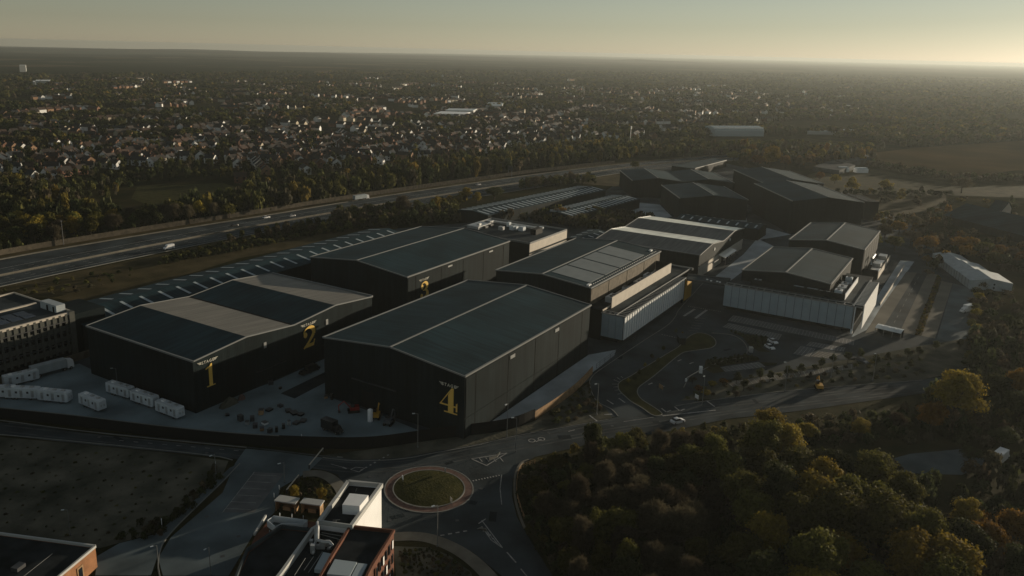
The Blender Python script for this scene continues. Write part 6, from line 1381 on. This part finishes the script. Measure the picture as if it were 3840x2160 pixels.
meadow = PP((300, 505), (345, 462), (560, 452), (640, 480), (520, 505), (400, 530))
# dense pockets as in the photo: (x, y) image centre, spread in metres, houses
for (x, y, sp, n) in ((80, 415, 90, 40), (230, 385, 90, 46), (430, 410, 100, 60), (560, 360, 120, 60), (620, 395, 80, 60), (760, 400, 90, 70), (690, 350, 140, 70), (880, 370, 110, 70), (1000, 365, 90, 60), (1110, 380, 80, 40), (900, 320, 140, 50), (420, 330, 130, 46), (150, 350, 120, 36), (1250, 370, 110, 46), (1380, 350, 110, 46), (1500, 330, 130, 70), (1600, 320, 150, 90), (1420, 300, 160, 60), (1700, 300, 170, 80), (1820, 290, 200, 80), (1950, 280, 220, 60), (480, 262, 150, 60), (330, 240, 200, 50), (640, 250, 180, 60), (1000, 262, 200, 60), (1300, 255, 220, 70), (1500, 245, 260, 80), (1700, 245, 300, 90), (1900, 240, 300, 70), (800, 225, 260, 60), (1200, 225, 300, 70), (200, 212, 260, 60), (500, 205, 320, 60), (1500, 218, 350, 70), (2050, 250, 300, 40), (100, 290, 120, 24), (260, 300, 120, 24)):
    c = P(x, y); k = 0
    n = int(n*(.6 if x < 480 else .85) if y > 335 else n*1.1)
    for _ in range(n*3):
        if k >= n: break
        a = hr.choice([1.75, 1.6, .18, 1.9, .05, .9, 2.5])+hr.uniform(-.1, .1); o = (c[0]+hr.gauss(0, sp), c[1]+hr.gauss(0, sp)); m_ = hr.randint(3, 7); u = (math.cos(a), math.sin(a))
        for j in range(m_):
            p = (o[0]+u[0]*j*13, o[1]+u[1]*j*13)
            if inside(p, town) and not inside(p, meadow) and not inside(p, belt) and free(p, 11.5): add_spot(p, a+(math.pi/2 if hr.random() < .35 else 0), 0); k += 1
spots.sort(key=lambda q: q[0]**2+q[1]**2)
vis = [q for q in spots if -30 < img(q)[0] < 2606]
COMBO = {}
looks = [('white', 'brown', 7), ('white', 'grey', 5), ('brick', 'brown', 5), ('brick', 'red', 3), ('buff', 'brown', 3), ('cream', 'brown', 2), ('buff', 'red', 2)]
shade = {'white': 'white gabled', 'brick': 'red-brick', 'buff': 'pale orange brick', 'cream': 'cream'}
lw, lr_, lf, lc = [], [], [], []
HOUSE_FAR = {'wall_'+k: MB() for k in M_wall}; HOUSE_FAR.update({'roof_'+k: MB() for k in M_tile})
for i, (x, y, a, _) in enumerate(vis):
    wk, rk, _w = hr.choices(looks, [l[2] for l in looks])[0]; sh = hr.choices((0, 1, 2, 3), (5, 4, 3, 1.2))[0]
    if i > 700: wk = hr.choices(['white', 'brick', 'buff', 'cream'], [2, 4, 2, 2])[0]
    if i < 298:
        where = ('left streets beyond the motorway', 'middle streets beyond the motorway', 'right-hand streets beyond the motorway')[0 if img((x, y))[0] < 520 else 1 if img((x, y))[0] < 900 else 2]
        y_ = img((x, y))[1]; lab = '%s %s house, %s roof, %s, %s' % (('gable-on', 'broadside')[int(abs(math.sin(a-.55)) > .7)], shade[wk], rk, where, 'front rows' if y_ > 425 else 'second rows' if y_ > 390 else 'back rows')
        if sh == 3: lab = lab.replace(' house', ' terrace')
        if (wk, rk, sh) not in COMBO:
            t = house_proto(wk, rk, sh); t['label'] = lab; t['group'] = 'houses beyond the motorway'; t.location = (x, y, 0); t.rotation_euler = (0, 0, a); COMBO[(wk, rk, sh)] = t
        else: dup(COMBO[(wk, rk, sh)], (x, y, 0), a, lab, 'houses beyond the motorway')
    else:
        L, Wd, e, r = [(9, 7, 4.8, 7.6), (11, 7.4, 4.6, 7.8), (8, 8.4, 4.4, 8.0), (16, 7, 4.8, 7.4)][sh]; wl, rf, ch = house_parts(L, Wd, e, r); c_, s_ = math.cos(a), math.sin(a)
        tf = lambda v: (x+v[0]*c_-v[1]*s_, y+v[0]*s_+v[1]*c_, v[2])
        HOUSE_FAR['wall_'+wk].add([tf(v) for v in wl.v], wl.f); HOUSE_FAR['roof_'+rk].add([tf(v) for v in rf.v], rf.f)
fh = MB(); me_mats = []; fi = []
for k, mb in HOUSE_FAR.items():
    mm = M_wall[k[5:]] if k[:4] == 'wall' else M_tile[k[5:]]; n = len(fh.f); fh.add(mb.v, mb.f); me_mats.append(mm); fi += [len(me_mats)-1]*(len(fh.f)-n)
o = fh.build('distant_houses', me_mats[0], kind='stuff')
for mm in me_mats[1:]: o.data.materials.append(mm)
o.data.polygons.foreach_set('material_index', fi)
o['label'] = 'distant houses of the town, too many to tell apart'
# trees among the houses
for p in fill(PP((-40, 470), (250, 505), (400, 520), (700, 462), (1000, 420), (1180, 400), (1480, 365), (1640, 355), (1640, 330), (1000, 340), (-40, 370)), 7.6, hr, tries=6):
    if free(p, 8.3) and not inside(p, meadow) and not inside(p, belt): STUFF.append((*p, hr.uniform(1.8, 4.2), hr.uniform(3, 8), hr.choices(['dark', 'green', 'brown', 'gold'], [6, 4, 2, .6])[0]))
far_poly = PP((-60, 375), (1640, 338), (1700, 372), (2030, 385), (2170, 395), (2700, 395), (2700, 205), (1900, 185), (1200, 178), (-60, 190))
xs = [p[0] for p in far_poly]; ys = [p[1] for p in far_poly]; cnt = 0
# clump-weighted scatter, even in the picture rather than on the ground so that the mass thins with distance as the houses do
import mathutils
for _ in range(34000):
    yy = 180+(395-180)*hr.random()**1.25; xx = hr.uniform(-60, 2640); p = P(xx, yy)
    if not inside(p, far_poly): continue
    cl = mathutils.noise.noise(Vector((p[0]*.006, p[1]*.006, 3)))+.35*mathutils.noise.noise(Vector((p[0]*.025, p[1]*.025, 7)))
    if cl < -.02 or not free(p, 14): continue
    if any(inside(p, q) for q in FIELDS): continue
    d = math.hypot(*p); big = hr.uniform(3.5, 6.5)*(1+d/5200); STUFF.append((*p, big, hr.uniform(4.5, 9.5), hr.choices(['dark', 'green', 'brown', 'gold'], [5, 4, 2.5, .7 if xx < 1500 else .5])[0])); cnt += 1
    if cnt > 12000: break
# merge the mass: few crown templates, colour per tree; small ones low, one object
tem = {}
def template(cls, v):
    if (cls, v) not in tem:
        nleaf, ls, nl = {'near': (150, .34, 6), 'mid': (130, .36, 6), 'far': (42, .62, 5)}[cls]
        tem[(cls, v)] = crown_arrays(900+v*7+{'near': 0, 'mid': 1, 'far': 2}[cls], 1.0, 1.0, nl, nleaf, ls, base=.05)
    return tem[(cls, v)]
groups = {'undergrowth': [], 'town_trees': []}
for (x, y, Rr, Hh, kind) in STUFF:
    d = math.hypot(x, y); cls = 'near' if d < 330 else 'mid' if d < 800 else 'far'
    v = template(cls, tr_.randrange(6)); a = tr_.uniform(0, 6.28); c_, s_ = math.cos(a), math.sin(a)
    q = np.empty_like(v); q[:, 0] = x+(v[:, 0]*c_-v[:, 1]*s_)*Rr; q[:, 1] = y+(v[:, 0]*s_+v[:, 1]*c_)*Rr; q[:, 2] = v[:, 2]*Hh
    f = tr_.uniform(.65, 1.35); col = np.array(COLS[kind])*f*np.array([tr_.uniform(.9, 1.1), 1, 1]); groups['undergrowth' if d < 420 else 'town_trees'].append((q, np.tile(col, (len(v)//4, 1))))
for nm, L_ in groups.items():
    me = quads_mesh(nm, np.concatenate([a for a, b in L_]), L_attr, np.concatenate([b for a, b in L_])); o = bpy.data.objects.new(nm, me); COL.objects.link(o); o['kind'] = 'stuff'
    o['label'] = 'scrub, hedges and undergrowth' if nm == 'undergrowth' else 'mass of trees through the town and fields'

# ================================================================== air
hz = bpy.data.materials.new('haze'); hz.use_nodes = True; t = hz.node_tree
for n in list(t.nodes):
    if n.type == 'BSDF_PRINCIPLED': t.nodes.remove(n)
pv = t.nodes.new('ShaderNodeVolumePrincipled'); pv.inputs['Color'].default_value = (.46, .50, .49, 1); pv.inputs['Density'].default_value = HAZE; pv.inputs['Anisotropy'].default_value = 0.4
t.links.new(pv.outputs[0], t.nodes['Material Output'].inputs['Volume'])
o = MB().prism([(-14200, -14200), (32500, -14200), (32500, 14200), (-14200, 14200)], -1.0, 104.0).build('haze', hz, kind='stuff')
